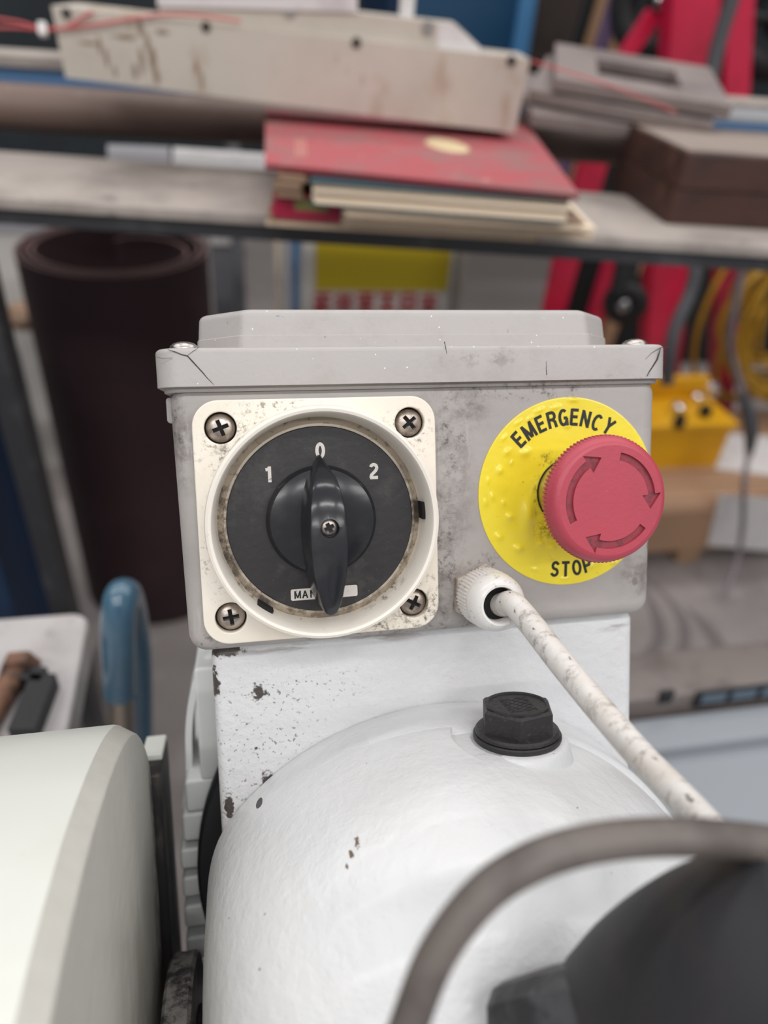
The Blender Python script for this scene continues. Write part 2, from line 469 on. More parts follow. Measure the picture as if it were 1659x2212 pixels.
part('rim', G().rbox(-38.8, 101.8, -78, 0.15, 34.2, 35.6, 5, 0, m=RX), m_box, cb)
lid = part('lid', G().rbox(-40.3, 103.0, -80, 3.0, 35.5, 45.2, 6.5, 1.3, m=RX), m_lid, cb)


def octo(x0, x1, z0, z1, c, y): return [(x0, y, z0 + c), (x0, y, z1 - c), (x0 + c, y, z1), (x1 - c, y, z1), (x1, y, z1 - c), (x1, y, z0 + c), (x1 - c, y, z0), (x0 + c, y, z0)]


def octo_r(x0, x1, z0, z1, c, y, r=1.6, n=4):
    P = [Vector(p) for p in octo(x0, x1, z0, z1, c, y)]; out = []
    for i in range(8):
        a, b, d = P[i - 1], P[i], P[(i + 1) % 8]; u = (a - b).normalized(); v = (d - b).normalized()
        for k in range(n + 1):
            t = k / n; out.append((b + u * r * (1 - t)).lerp(b + v * r * t, t))
    return out


rp = G(); loops = [octo_r(-30.5, 94.5, -72, -7.2, 12, 45.0)]
loops.append(octo_r(-30.3, 94.3, -71.8, -7.4, 12, 49.2)); loops.append(octo_r(-30.0, 94.0, -71.5, -7.7, 12, 49.5))
for i in range(6):
    a = PI / 2 * i / 5; q = 2.2 * (1 - math.cos(a)); loops.append(octo_r(-29.6 + q, 93.6 - q, -71 + q, -8.1 - q, 12, 54.3 + 2.2 * math.sin(a)))
rp.rings(loops)
part('raised_panel', rp, m_lid, lid, root=cb)
m_steel = mat('zinc_steel', (196, 190, 184), 0.32, 1.0, layers=[dict(col=(120, 108, 98), scale=500, lo=0.5, hi=0.7, amt=0.6)], bumps=[(900, 0.0001)])
for sx in (-33.2, 96.0):
    part('lid_screw', G().lathe([(3.9, 0), (3.9, 0.5), (3.5, 1.3), (2.6, 2.0), (1.4, 2.35), (0.3, 2.45)], 24, tr(sx, 45.1, -5.6) @ rot_m('X', -90)), m_steel, lid, root=cb)
m_crack = mat('crack_dark', (66, 60, 58), 0.9)


def ribbon(pts, ws, zf=3.06):
    g = G(); k = len(pts); L = []
    for i in range(k):
        a = Vector(pts[max(i - 1, 0)]); b = Vector(pts[min(i + 1, k - 1)]); t = (b - a).normalized(); n = Vector((-t.y, t.x)) * ws[i] / 2
        p = Vector(pts[i]); L.append([(p.x + n.x, p.y + n.y, zf), (p.x - n.x, p.y - n.y, zf), (p.x - n.x, p.y - n.y, zf - 0.12), (p.x + n.x, p.y + n.y, zf - 0.12)])
    g.rings(L); return g


def hpts(L, z): return [tuple(hat(a, b, z))[:2] for a, b in L]


for pix, ws in (([(362, 755), (378, 760), (392, 766), (405, 769), (415, 780), (427, 793), (438, 805), (448, 817), (462, 831)], [.1, .25, .3, .35, .35, .3, .28, .2, .08]),
                ([(405, 768), (418, 758), (430, 750)], [.1, .12, .06]), ([(336, 771), (350, 774), (372, 773)], [.06, .1, .06]),
                ([(1427, 751), (1424, 763), (1420, 776), (1411, 790), (1403, 802), (1397, 813)], [.12, .3, .4, .4, .35, .2]),
                ([(1394, 776), (1408, 762), (1427, 751), (1447, 749)], [.06, .12, .16, .08]),
                ([(960, 738), (963, 752), (965, 764)], [.2, .14, .05]), ([(1180, 780), (1180, 796), (1181, 810)], [.05, .12, .22])):
    part('crack', ribbon(hpts(pix, 3.0), ws), m_crack, lid, root=cb, smooth=0)
part('side_tab', G().rbox(-39.2, -36, 26.5, 33.5, -22, -12, 1, 0.5), m_lid, cb)

# ---- rotary switch
m_cream = mat('cream_plastic', (236, 227, 212), 0.38, layers=[
    dict(col=(247, 243, 236), scale=25, lo=0.4, hi=0.7, amt=0.5),
    dict(col=(120, 108, 92), scale=600, lo=0.53, hi=0.63, amt=0.75, nrough=0.75, blobs=[(-22, 20, 3, (14, 12, 9)), (26, -24, 3, (14, 12, 9)), (-10, 30, 3, (16, 4, 9)), (24, 22, 3, (10, 10, 9)), (-28, -6, 3, (5, 18, 9))]),
    dict(col=(92, 82, 70), scale=300, lo=0.48, hi=0.62, amt=0.85, nrough=0.8, blobs=[(27, -27, 3, (10, 8, 7)), (18, -30, 3, (10, 4, 7)), (-16, 25.5, 3, (10, 4, 6)), (-24, 15, 3, (5, 10, 6)), (24, 21, 3, (5, 5, 6))]),
    dict(col=(150, 138, 120), scale=900, lo=0.72, hi=0.75, amt=0.6)], bumps=[(700, 0.00005)], coat=0.1, off=(0, -32, 0))
m_ring = mat('cream_ring_plastic', (236, 229, 218), 0.35, layers=[
    dict(col=(122, 104, 82), scale=420, lo=0.60, hi=0.70, amt=0.75, nrough=0.75, blobs=[(-6, 0, 3.5, (40, 40, 4.5))]),
    dict(col=(84, 74, 62), scale=260, lo=0.5, hi=0.62, amt=0.9, nrough=0.8, blobs=[(20, -22, 4, (14, 12, 5)), (-22, -18, 4, (10, 14, 4)), (-20, 20, 4, (12, 14, 4))]),
    dict(col=(96, 84, 74), scale=500, lo=0.66, hi=0.7, amt=0.9, stretch=(1, 1, 0.3))], bumps=[(700, 0.00005)], coat=0.15, off=(0, -32, 0))
m_gap = mat('grimy_metal_dial_rim', (190, 178, 162), 0.42, 0.35, layers=[
    dict(col=(74, 64, 54), scale=160, lo=0.42, hi=0.62, amt=0.9, nrough=0.75, blobs=[(0, -14, 3, (40, 22, 9)), (-26, 0, 3, (10, 30, 9)), (24, -6, 3, (10, 30, 9))]),
    dict(col=(120, 104, 86), scale=420, lo=0.55, hi=0.68, amt=0.8)], off=(0, -32, 0))
m_dial = mat('black_dial_face', (42, 40, 42), 0.42, layers=[
    dict(col=(86, 82, 78), scale=60, lo=0.5, hi=0.75, amt=0.6, nrough=0.7), dict(col=(112, 104, 96), scale=1400, lo=0.68, hi=0.72, amt=0.7)], bumps=[(500, 0.00006)], off=(0, -32, 0))
m_knob = mat('black_gloss_knob', (38, 39, 43), 0.2, layers=[dict(col=(64, 62, 62), scale=70, lo=0.5, hi=0.75, amt=0.5), dict(col=(112, 106, 100), scale=1500, lo=0.72, hi=0.75, amt=0.6)], bumps=[(90, 0.00012)], off=(0, -32, 0))
m_print = mat('white_print', (216, 210, 204), 0.55, layers=[dict(col=(120, 112, 106), scale=900, lo=0.62, hi=0.7, amt=0.8)])
m_blk = mat('black_ink', (24, 28, 26), 0.5)
m_hole = mat('black_recess', (14, 13, 13), 0.8)
m_screw = mat('worn_steel_screw', (190, 180, 172), 0.36, 1.0, layers=[dict(col=(128, 114, 104), scale=260, lo=0.45, hi=0.68, amt=0.7), dict(col=(120, 74, 50), scale=700, lo=0.68, hi=0.72, amt=0.7)], bumps=[(400, 0.00006)])
rs = thing('rotary_switch', 'square cream rotary switch with black dial numbered one zero two', 'switch', (0, -32, 0), HM)
SCR = [(-24.9, 24.9, 20), (24.9, 24.9, 40), (-24.9, -24.9, 8), (24.9, -24.9, 62)]


def rrect(h, r, n=10):
    L = []
    for cx, cy, a0 in ((h - r, h - r, 0), (-h + r, h - r, 90), (-h + r, -h + r, 180), (h - r, -h + r, 270)):
        for i in range(n + 1):
            a = math.radians(a0 + 90 * i / n); L.append((cx + r * math.cos(a), cy + r * math.sin(a)))
    return L


pm = solid2d([rrect(32, 6.8)] + [circle(4.1, 40, x, y) for x, y, _ in SCR] + [circle(27.4, 96)], 3.2, 0.35)
pt = part('switch_plate', pm, m_cream, rs)
part('back_plate', G().rbox(-30.5, 30.5, -30.5, 30.5, 0.05, 0.6, 5, 0), m_hole, rs)


def screw_mesh(r, h, rd=None):
    g = G(); pr = [(r * 0.98, 0), (r, 0.35)]
    for i in range(7):
        a = PI / 2 * i / 6; pr.append((max(r * math.cos(a * 0.97), 0.05), 0.35 + (h - 0.35) * math.sin(a)))
    c = G().box((-0.6, -r * 0.58, h - 1.25), (0.6, r * 0.58, h + 2)).box((-r * 0.58, -0.6, h - 1.25), (r * 0.58, 0.6, h + 2))
    a = raw(g.lathe(pr, 32))
    a = boolean(a, raw(G().box((-0.55, -r * 0.58, h - 1.25), (0.55, r * 0.58, h + 2))))
    return boolean(a, raw(G().box((-r * 0.58, -0.55, h - 1.2), (r * 0.58, 0.55, h + 2))))


sm = screw_mesh(3.75, 2.3)
for x, y, a in SCR:
    me = sm.copy(); me.transform(tr(x, y, 0.65) @ rot_m('Z', a)); so = part('screw', me, m_screw, rs, smooth=28)
    part('cross_recess', G().box((-.5, -2.1, 1.75), (.5, 2.1, 1.86), tr(x, y, 0) @ rot_m('Z', a)).box((-2.1, -.5, 1.76), (2.1, .5, 1.87), tr(x, y, 0) @ rot_m('Z', a)), m_hole, so, root=rs, smooth=0)  # black cross laid in as painted shade of the screw recess
ringp = [(30.3, 2.9), (30.0, 3.4), (29.8, 4.5), (30.0, 11.6), (29.8, 12.6), (29.1, 13.0), (28.4, 12.8), (28.0, 12.1), (27.3, 5), (27.1, 2.6), (27.1, 1.8), (29, 1.8)]
rg = part('guard_ring', G().lathe(ringp, 128, closed=True), m_ring, rs)
for ang, wd in ((3, 2.3), (234, 2.3)):
    part('slot', G().box((26.7, -wd, 3.2), (27.8, wd, 7.6), rot_m('Z', ang)), m_hole, rg, root=rs)
part('dial_rim', G().lathe([(27.3, 0.7), (27.3, 2.2), (26.6, 2.7), (25.4, 3.6), (24.4, 3.6), (24.4, 0.7)], 128, closed=True), m_gap, rs)
dl = part('dial_plate', G().lathe([(24.7, 2.0), (24.75, 3.75), (24.5, 3.9), (3, 3.9)], 128), m_dial, rs)
for ch, x, y, s in (('0', 0.35, 18.3, 4.1), ('1', -13.3, 12.6, 4.1), ('2', 14.5, 12.3, 4.1)):
    t = glyph(ch, s, 0.06, 0.21, 0.95); t.transform(tr(x, y, 3.88)); part('numeral', t, m_print, dl, root=rs, smooth=0, label='white numeral ' + ch)
for x0, x1 in ((-9.0, 9.0),):
    part('name_strip', G().rbox(x0, x1, -21.4, -18.3, 3.86, 3.93, 0.5, 0), m_print, dl, root=rs, smooth=0)
for ch, x in (('M', -7.2), ('A', -5.2), ('N', -3.1)):
    t = glyph(ch, 2.1, 0.04, 0.19); t.transform(tr(x, -19.85, 3.92)); part('letter', t, m_blk, dl, root=rs, smooth=0)
kn = part('knob', G().lathe([(14.3, 3.9), (14.6, 4.4), (14.4, 5.4), (13.6, 6.4), (11, 7.1), (7, 7.4), (2, 7.5)], 72), m_knob, rs, label='glossy black round knob base')
st = [(17.2, .15, 5.2), (16.4, 0.5, 6.2), (15.3, 1.1, 8.2), (13.5, 2.1, 11.6), (11.5, 3.2, 14.8), (9, 3.9, 17), (5, 4.6, 18.8), (0, 5.0, 19.6), (-5, 5.0, 19.9), (-10, 4.6, 19.9), (-14, 4.0, 19.6), (-17.5, 3.3, 19.2), (-20, 2.6, 18.7), (-21.8, 1.7, 18.1), (-22.7, 0.8, 17.4), (-23.0, 0.2, 16.6)]
hl = []
for y, wd, h in st:
    wd = wd * 0.93
    wb = wd * 1.22 + 0.25; yb = y if y > 0 else y * 1.0; r = min(0.9, wd * 0.45)
    zb = 4.0
    hl.append([(-wb, yb, zb), (wb, yb, zb), (wb - 0.15, yb, 0.35 * h + 0.65 * zb), (wd, y, h - r), (wd - 0.3 * r, y, h - 0.3 * r), (wd - r, y, h), (0, y, h + 0.12 * wd), (-wd + r, y, h), (-wd + 0.3 * r, y, h - 0.3 * r), (-wd, y, h - r), (-wb + 0.15, y, 0.35 * h + 0.65 * zb)])
hm_ = boolean(raw(G().rings(hl)), raw(G().lathe([(2.35, 17.6), (2.35, 30)], 32, tr(0.2, -0.2, 0))))
hd = part('handle', hm_, m_knob, kn, root=rs, smooth=32)
me = screw_mesh(2.2, 0.9); me.transform(tr(0.2, -0.2, 17.65) @ rot_m('Z', 25)); part('handle_screw', me, m_screw, kn, root=rs)

# ---- emergency stop
EX, EY = 72.2, 3.6
m_yel = mat('yellow_label', (241, 222, 56), 0.27, layers=[
    dict(col=(226, 200, 40), scale=60, lo=0.45, hi=0.7, amt=0.5),
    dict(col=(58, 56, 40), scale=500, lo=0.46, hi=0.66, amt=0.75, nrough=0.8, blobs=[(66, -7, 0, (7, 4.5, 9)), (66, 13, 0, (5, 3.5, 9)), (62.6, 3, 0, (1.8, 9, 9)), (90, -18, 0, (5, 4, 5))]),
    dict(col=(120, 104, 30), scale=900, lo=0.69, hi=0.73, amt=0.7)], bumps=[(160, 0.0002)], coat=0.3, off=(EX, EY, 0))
m_red = mat('faded_red_button', (182, 70, 85), 0.42, layers=[
    dict(col=(168, 64, 82), scale=45, lo=0.4, hi=0.7, amt=0.6), dict(col=(214, 150, 150), scale=1300, lo=0.70, hi=0.74, amt=0.6)], bumps=[(900, 0.00005)], off=(EX, EY, 0))
m_red2 = mat('darker_red_recess', (150, 62, 74), 0.75, layers=[dict(col=(84, 56, 54), scale=500, lo=0.45, hi=0.65, amt=0.6)], off=(EX, EY, 0))  # darker red floor below the arrow cutouts
m_orng = mat('orange_red_skirt', (206, 84, 58), 0.35)
m_coll = mat('amber_yellow_collar', (168, 150, 52), 0.12, layers=[dict(col=(96, 90, 40), scale=160, lo=0.5, hi=0.7, amt=0.6)], coat=0.8)
es = thing('emergency_stop_button', 'red mushroom emergency stop button on a round yellow label', 'emergency button', (EX, EY, 0), HM)
bub = [(600, 485, 2.2, .5), (430, 605, 1.5, .6), (495, 910, 1.6, .6), (425, 1045, 1.5, .7), (555, 1120, 1.9, .8), (335, 820, 1.0, .4), (380, 780, 1.1, .5), (455, 820, 1.0, .4), (460, 385, .9, .35), (690, 205, 1.1, .5), (800, 185, 1.2, .5),
       (920, 135, 1.4, .6), (550, 285, .9, .4), (630, 255, .9, .35), (880, 310, 1.0, .4), (480, 480, 1.4, .4), (350, 675, .9, .3), (770, 1185, 1.0, .4), (660, 1260, 1.2, .3), (860, 1320, 1.2, .4), (1030, 1240, 1.4, .5), (1190, 1215, 1.4, .5),
       (510, 550, .7, .3), (780, 1110, 1.5, .5), (700, 1090, 1.4, .5)]
BB = []
for a, b, r, h in bub:
    q = hat(940 + a / 3.072, 820 + b / 3.072, 0.4); BB.append((q.x - EX, q.y - EY, r, h * 1.15))
q = hat(940 + 615 / 3.072, 820 + 890 / 3.072, 0.4); FOLD = (q.x - EX, q.y - EY)


def lab_h(x, y):
    h = 0.35
    for bx, by, r, hh in BB:
        dx, dy = x - bx, y - by
        if abs(dx) < 3 * r and abs(dy) < 3 * r: h += hh * math.exp(-(dx * dx * 0.7 + dy * dy * 1.3) / (r * r * 0.27))
    dx, dy = x - FOLD[0], y - FOLD[1]
    h += 1.1 * math.exp(-(dx * dx / 3.2 + dy * dy / 22)); return h


g = G(); nr, na = 70, 180; L = []
for i in range(nr + 1):
    r = 8.0 + (27.2 - 8.0) * i / nr
    L.append([(EX + r * math.cos(2 * PI * k / na), EY + r * math.sin(2 * PI * k / na), lab_h(r * math.cos(2 * PI * k / na), r * math.sin(2 * PI * k / na)) * (1 if i < nr else 0.9)) for k in range(na)])
L.append([(EX + 27.2 * math.cos(2 * PI * k / na), EY + 27.2 * math.sin(2 * PI * k / na), 0.02) for k in range(na)])
g.rings(L[::-1], False, False)
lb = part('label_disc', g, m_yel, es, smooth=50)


def arc_text(word, pix, size, flip, sx=0.86):
    P = [hat(a, b, 0.4) for a, b in pix]
    for ch, p in zip(word, P):
        dx, dy = p.x - EX, p.y - EY; a = math.atan2(dy, dx)
        rz = a - PI / 2 if not flip else a + PI / 2
        t = glyph(ch, size, 0.05, 0.185, sx); t.transform(tr(p.x, p.y, 0.0) @ Matrix.Rotation(rz, 4, 'Z'))
        for v in t.vertices: v.co.z += lab_h(v.co.x - EX, v.co.y - EY) + 0.02
        part('letter', t, m_blk, lb, root=es, smooth=0)


arc_text('EMERGENCY', [(1120.5, 949), (1143, 931), (1168, 916), (1192, 907), (1217, 902), (1241, 901), (1265, 905), (1290, 913), (1315, 921)], 4.75, False)
arc_text('STOP', [(1199, 1229), (1222, 1229), (1246, 1226), (1268, 1220)], 4.5, True)
part('collar', G().lathe([(8.6, 0.2), (9.4, 0.6), (9.4, 9.5), (8.6, 10.2)], 64, tr(EX, EY, 0)), m_coll, es)
BTM = tr(EX, EY, 2.9) @ Matrix.Diagonal((1.025, 1.025, 1, 1))
part('gasket', G().lathe([(9.3, 0.35), (9.7, 0.4), (9.75, 0.8), (9.3, 1.0)], 64, tr(EX, EY, 0)), m_hole, es)
bt = part('button', G().lathe([(9.4, 8.6), (10.2, 9.4), (10.6, 11.4), (10.8, 16.6), (14.8, 16.8), (15.7, 17.1), (16.05, 17.7), (16.15, 18.7), (16.05, 19.6), (15.7, 20.5), (15.1, 21.4), (14.4, 21.9), (13.8, 22.05)], 120, BTM, cap1=False), m_red, es)
part('skirt', G().lathe([(8.0, 8.2), (10.0, 8.6), (11.4, 10.4), (11.9, 18.5), (10, 18.5)], 64, tr(EX, EY, 0)), m_orng, bt, root=es)
kg = G(); nk = 384; L = []
for z, r0, r1 in ((16.8, 15.4, 15.4), (17.0, 15.9, 16.4), (18.6, 16.0, 16.45), (19.2, 16.0, 16.2), (19.4, 15.9, 15.9)):
    L.append([((r1 if (k // 2) % 2 else r0) * math.cos(2 * PI * k / nk), (r1 if (k // 2) % 2 else r0) * math.sin(2 * PI * k / nk), z) for k in range(nk)])
part('knurled_edge', kg.rings(L, m=BTM), m_red, bt, root=es, smooth=20)


def arrow(a0, a1, r=11.2, wd=1.0, hw=2.6, hl=20):
    n = 22; ae = a1 + hl; o = []; i = []
    for k in range(n + 1):
        a = math.radians(a0 + (ae - a0) * k / n); o.append(((r + wd) * math.cos(a), (r + wd) * math.sin(a))); i.append(((r - wd) * math.cos(a), (r - wd) * math.sin(a)))
    e = math.radians(ae); tp = math.radians(a1)
    return o + [((r + hw) * math.cos(e), (r + hw) * math.sin(e)), (r * math.cos(tp), r * math.sin(tp)), ((r - hw) * math.cos(e), (r - hw) * math.sin(e))] + i[::-1]


fm = solid2d([circle(13.85, 120)] + [arrow(206, 104), arrow(78, -14), arrow(-38, -128)], 0.9, 0.0); fm.transform(BTM @ tr(0, 0, 21.15))
part('button_face', fm, m_red, bt, root=es, smooth=25)
part('arrow_recess', G().lathe([(13.85, 20.6), (13.85, 21.3), (0.2, 21.3)], 64, BTM), m_red2, bt, root=es)

# ---- cable gland and cable
m_gl = mat('white_gland_plastic', (228, 225, 222), 0.3, layers=[dict(col=(140, 128, 118), scale=400, lo=0.56, hi=0.7, amt=0.7, nrough=0.7), dict(col=(240, 238, 236), scale=60, lo=0.5, hi=0.7, amt=0.5)], coat=0.3, bumps=[(700, 0.00005)])
m_gl2 = mat('grimy_gland_nut', (172, 163, 154), 0.5, layers=[dict(col=(104, 94, 86), scale=250, lo=0.42, hi=0.65, amt=0.8, nrough=0.7)])
m_cbl = mat('grimy_white_cable', (214, 210, 206), 0.45, layers=[
    dict(col=(186, 174, 156), scale=60, lo=0.42, hi=0.7, amt=0.45), dict(col=(132, 120, 112), scale=260, lo=0.5, hi=0.68, amt=0.75, nrough=0.75, stretch=(0.6, 0.6, 1.5)),
    dict(col=(74, 66, 64), scale=330, lo=0.64, hi=0.70, amt=0.9, stretch=(1, 0.5, 0.5))], bumps=[(400, 0.0001)])
GX, GY = 45.2, -24.4
GM = tr(GX, GY, 0) @ rot_m('Y', -1) @ rot_m('X', -3) @ Matrix.Diagonal((1.07, 1.07, 1, 1))
gl = thing('cable_gland', 'white ribbed cable gland with hexagon nut on the front of the grey box', 'cable gland', (GX, GY, 0), HM)
part('hexagon_nut', G().rings([hexring(8.6, 0, 25), hexring(8.6, 3.6, 25), hexring(8.0, 4.1, 25)], m=GM), m_gl2, gl, smooth=20)
L = []; nk = 200
for z, r0, r1 in ((3.6, 7.0, 7.0), (4.0, 7.35, 7.7), (11.0, 7.25, 7.6), (12.0, 7.0, 7.35), (12.5, 6.9, 6.9)):
    L.append([((r1 if (k // 2) % 2 else r0) * math.cos(2 * PI * k / nk), (r1 if (k // 2) % 2 else r0) * math.sin(2 * PI * k / nk), z) for k in range(nk)])
part('ribbed_cap', G().rings(L, m=GM), m_gl, gl, smooth=20)
part('cap_nose', G().lathe([(7.3, 10.5), (7.45, 12.5), (7.3, 14.4), (6.8, 16.2), (6.0, 17.5), (5.1, 18.1), (4.6, 18.0), (4.35, 17.4), (4.3, 9), (5, 9)], 64, GM, closed=True), m_gl, gl)
part('rubber_seal', G().lathe([(4.35, 13.0), (4.4, 13.6), (3.0, 13.6)], 48, GM), m_hole, gl)
cp = [(46.3, -24.3, 8), (46.6, -24.3, 14)] + [tuple(hat(a, b, z)) for a, b, z in ((1108, 1305, 20), (1150, 1352, 26), (1207, 1425, 36), (1300, 1537, 50), (1395, 1645, 62), (1475, 1727, 72), (1545, 1805, 81), (1600, 1880, 89))]
cpt = spline(cp, 10); k = len(cpt)
cb2 = solo('power_cable', G().tube(cpt, 3.25, 24), m_cbl, 'grimy white round cable running from the gland down to the right', 'cable', frame=HM, base=(GX, GY, 12))

# ---- motor behind the bracket
m_mot = mat('white_motor_paint', (226, 228, 227), 0.45, layers=[dict(col=(150, 146, 140), scale=60, lo=0.6, hi=0.75, amt=0.4)])
m_dk0 = mat('black_ring_gap_shade', (36, 36, 40), 0.5)  # black adapter ring; also paints shade into motor body and fin gaps
mo = thing('electric_motor', 'white electric motor with cooling fins behind the bracket plate', 'motor', (34, -190, -110), HM)
part('motor_body', G().lathe([(58, -40), (66, -42), (66, -190), (55, -198)], 72, tr(34, -122, 0)), m_dk0, mo)  # body coloured dark as the shade seen behind the white fins
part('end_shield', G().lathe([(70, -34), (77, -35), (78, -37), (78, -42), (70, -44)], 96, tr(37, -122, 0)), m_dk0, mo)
for x0, x1, y0, y1 in ((419, 520, 1440, 1672), (399, 500, 1682, 1738), (393, 480, 1754, 1802), (389, 470, 1830, 1862), (394, 460, 1890, 1924), (398, 460, 1952, 1990), (402, 460, 2020, 2060)):
    a = hat(x0, y0, -52); b = hat(x1, y1, -52)
    part('fin', G().rbox(a.x, max(b.x, -30), b.y, a.y, -180, -50, 1.6, 1.2), m_mot, mo)
part('fin_gap_shade', G().box((-40.5, -178, -180), (-20, -96, -58)), m_dk0, mo, smooth=0)  # dark backing box added for the deep shadow between fins
cw = [hat(a, b, -62) for a, b in ((462, 1395), (440, 1420), (420, 1462), (407, 1515), (401, 1580), (402, 1660), (394, 1740))]
part('cowl_band', G().rings([[(p.x, p.y, -60), (p.x, p.y, -84), (p.x + 2.2, p.y - .8, -84), (p.x + 2.2, p.y - .8, -60)] for p in spline([tuple(q) for q in cw], 5)]), m_mot, mo)

# ---- blade guard on the left
m_grd = mat('ivory_guard_paint', (220, 222, 215), 0.45, layers=[dict(col=(214, 212, 202), scale=20, lo=0.45, hi=0.7, amt=0.6), dict(col=(120, 110, 100), scale=260, lo=0.72, hi=0.76, amt=0.6)], coat=0.1)
m_grd2 = mat('worn_guard_side', (190, 188, 180), 0.5, layers=[dict(col=(166, 160, 148), scale=40, lo=0.45, hi=0.7, amt=0.7, stretch=(1, 0.25, 1)), dict(col=(74, 66, 60), scale=200, lo=0.36, hi=0.54, amt=0.9, nrough=0.8, stretch=(1, 0.35, 1), blobs=[(-53, -100, -36, (14, 60, 11)), (-53, -150, -30, (14, 60, 14))])], off=(-90, -150, 30), bumps=[(200, 0.0003)])
gd = thing('blade_guard', 'rounded ivory white saw blade guard in the left foreground', 'machine guard', (-90, -150, 30), HM)
gp = spline([(150, -112, 0), (125, -84, 0), (95, -62.5, 0), (66, -53.2, 0), (40, -50.0, 0), (12, -50.6, 0), (-10, -56.0, 0), (-26, -66.5, 0), (-36, -80, 0), (-37, -98, 0), (-35, -125, 0), (-32, -170, 0)], 8)


def gprof(ins):
    out = []
    for i, p in enumerate(gp):
        a = gp[max(i - 1, 0)]; b = gp[min(i + 1, len(gp) - 1)]; t = (b - a).normalized(); n = Vector((t.y, -t.x, 0))
        n = n if n.y > 0 or n.x < 0 else -n
        out.append(p - n * ins)
    return out


def gsec(x, ins): return [(x, p.y, p.x) for p in gprof(ins)] + [(x, -175, -10), (x, -175, 120)]


GXS = -53.0
part('guard_shell', G().rings([gsec(-130, 0), gsec(GXS - 5.6, 0), gsec(GXS - 4.4, 0.3)], True, True), m_grd, gd, smooth=25)
part('bevel', G().rings([gsec(GXS - 4.5, 0.3), gsec(GXS - 0.3, 2.8), gsec(GXS, 3.2)], False, True), m_grd2, gd, smooth=20)
m_dk = mat('worn_shaded_plate', (36, 34, 34), 0.55, layers=[dict(col=(92, 84, 78), scale=120, lo=0.5, hi=0.7, amt=0.6, stretch=(1, 0.3, 1))])  # worn dark steel, with the gap's shade added to its colour
ip = thing('inner_guard_plate', 'narrow dark steel plate with white top between guard and housing', 'plate', (-50, -150, -50), HM)
part('plate', G().rbox(-58, -50.6, -176, -85, -64, -36.5, 0.8, 0.5), m_dk, ip)
part('white_tab', G().rbox(-57.6, -50.8, -85.2, -83, -63.5, -48, 0.6, 0.4), m_grd, ip)

# ---- grimy spindle flange in the gap
m_spin = mat('grimy_cast_flange', (128, 124, 120), 0.5, layers=[dict(col=(36, 33, 34), scale=90, lo=0.42, hi=0.6, amt=0.95, nrough=0.75), dict(col=(170, 166, 160), scale=300, lo=0.6, hi=0.7, amt=0.5)], bumps=[(200, 0.0005)])
sf = thing('spindle_flange', 'grimy grey spindle flange in the dark gap beside the housing', 'flange', (-44, -180, 10), HM)
part('disc', G().lathe([(30, -4), (52, -4), (53, -3), (53, 3), (52, 4), (40, 4)], 96, tr(-45.5, -186, 0) @ rot_m('Y', 90)), m_spin, sf)
part('hub', G().lathe([(36, -5.5), (38, -4), (38, 5), (36, 6.5)], 64, tr(-45.5, -186, 0) @ rot_m('Y', 90)), m_dk, sf)

# ---- feed lever in the foreground
m_rod = mat('worn_brown_steel_rod', (108, 100, 95), 0.5, 0.0, layers=[dict(col=(72, 66, 63), scale=90, lo=0.42, hi=0.7, amt=0.7), dict(col=(150, 138, 128), scale=120, lo=0.6, hi=0.72, amt=0.5)])
m_grip = mat('black_rubber_grip', (44, 43, 46), 0.6, layers=[dict(col=(70, 60, 58), scale=60, lo=0.5, hi=0.75, amt=0.6)])
m_arm = mat('worn_black_arm', (74, 73, 76), 0.5, layers=[dict(col=(34, 34, 37), scale=160, lo=0.42, hi=0.6, amt=0.8), dict(col=(86, 60, 56), scale=90, lo=0.62, hi=0.7, amt=0.6)], bumps=[(300, 0.0006)])
lv = thing('feed_lever', 'black feed lever with a bent brown steel loop in the near right foreground', 'lever', tuple(hat(1500, 2200, 60)), HM)
rp_ = [tuple(hat(a, b, z_)) for a, b, z_ in ((1180, 2330, 88), (1040, 2480, 96), (900, 2460, 104))] + [tuple(hat(a, b, 106)) for a, b in ((850, 2330), (885, 2210), (945, 2060), (1040, 1935), (1150, 1862), (1280, 1822), (1420, 1808), (1560, 1812), (1720, 1830))]
part('bent_rod', G().tube(spline(rp_, 8), 2.75, 24), m_rod, lv)
ga = [tuple(hat(a, b, z)) for a, b, z in ((1330, 2190, 88), (1430, 2140, 96), (1580, 2085, 105), (1760, 2060, 112))]
k = len(spline(ga, 8)); part('grip', G().tube(spline(ga, 8), [11.5 + 4.0 * math.sin(min(i / k * 1.6, 1.57)) for i in range(k)], 32), m_grip, lv)
part('pivot_boss', G().tube([tuple(hat(1120, 2212, 79)), (34, -95, 75)], [6.0, 6.0], 16), m_arm, lv)
ga = [tuple(hat(a, b, z)) for a, b, z in ((1105, 2215, 78), (1210, 2200, 85), (1350, 2185, 93), (1480, 2150, 100))]
k = len(spline(ga, 6)); part('arm', G().tube(spline(ga, 6), [7.0 + 3.2 * i / k for i in range(k)], 12), m_arm, lv, smooth=20)
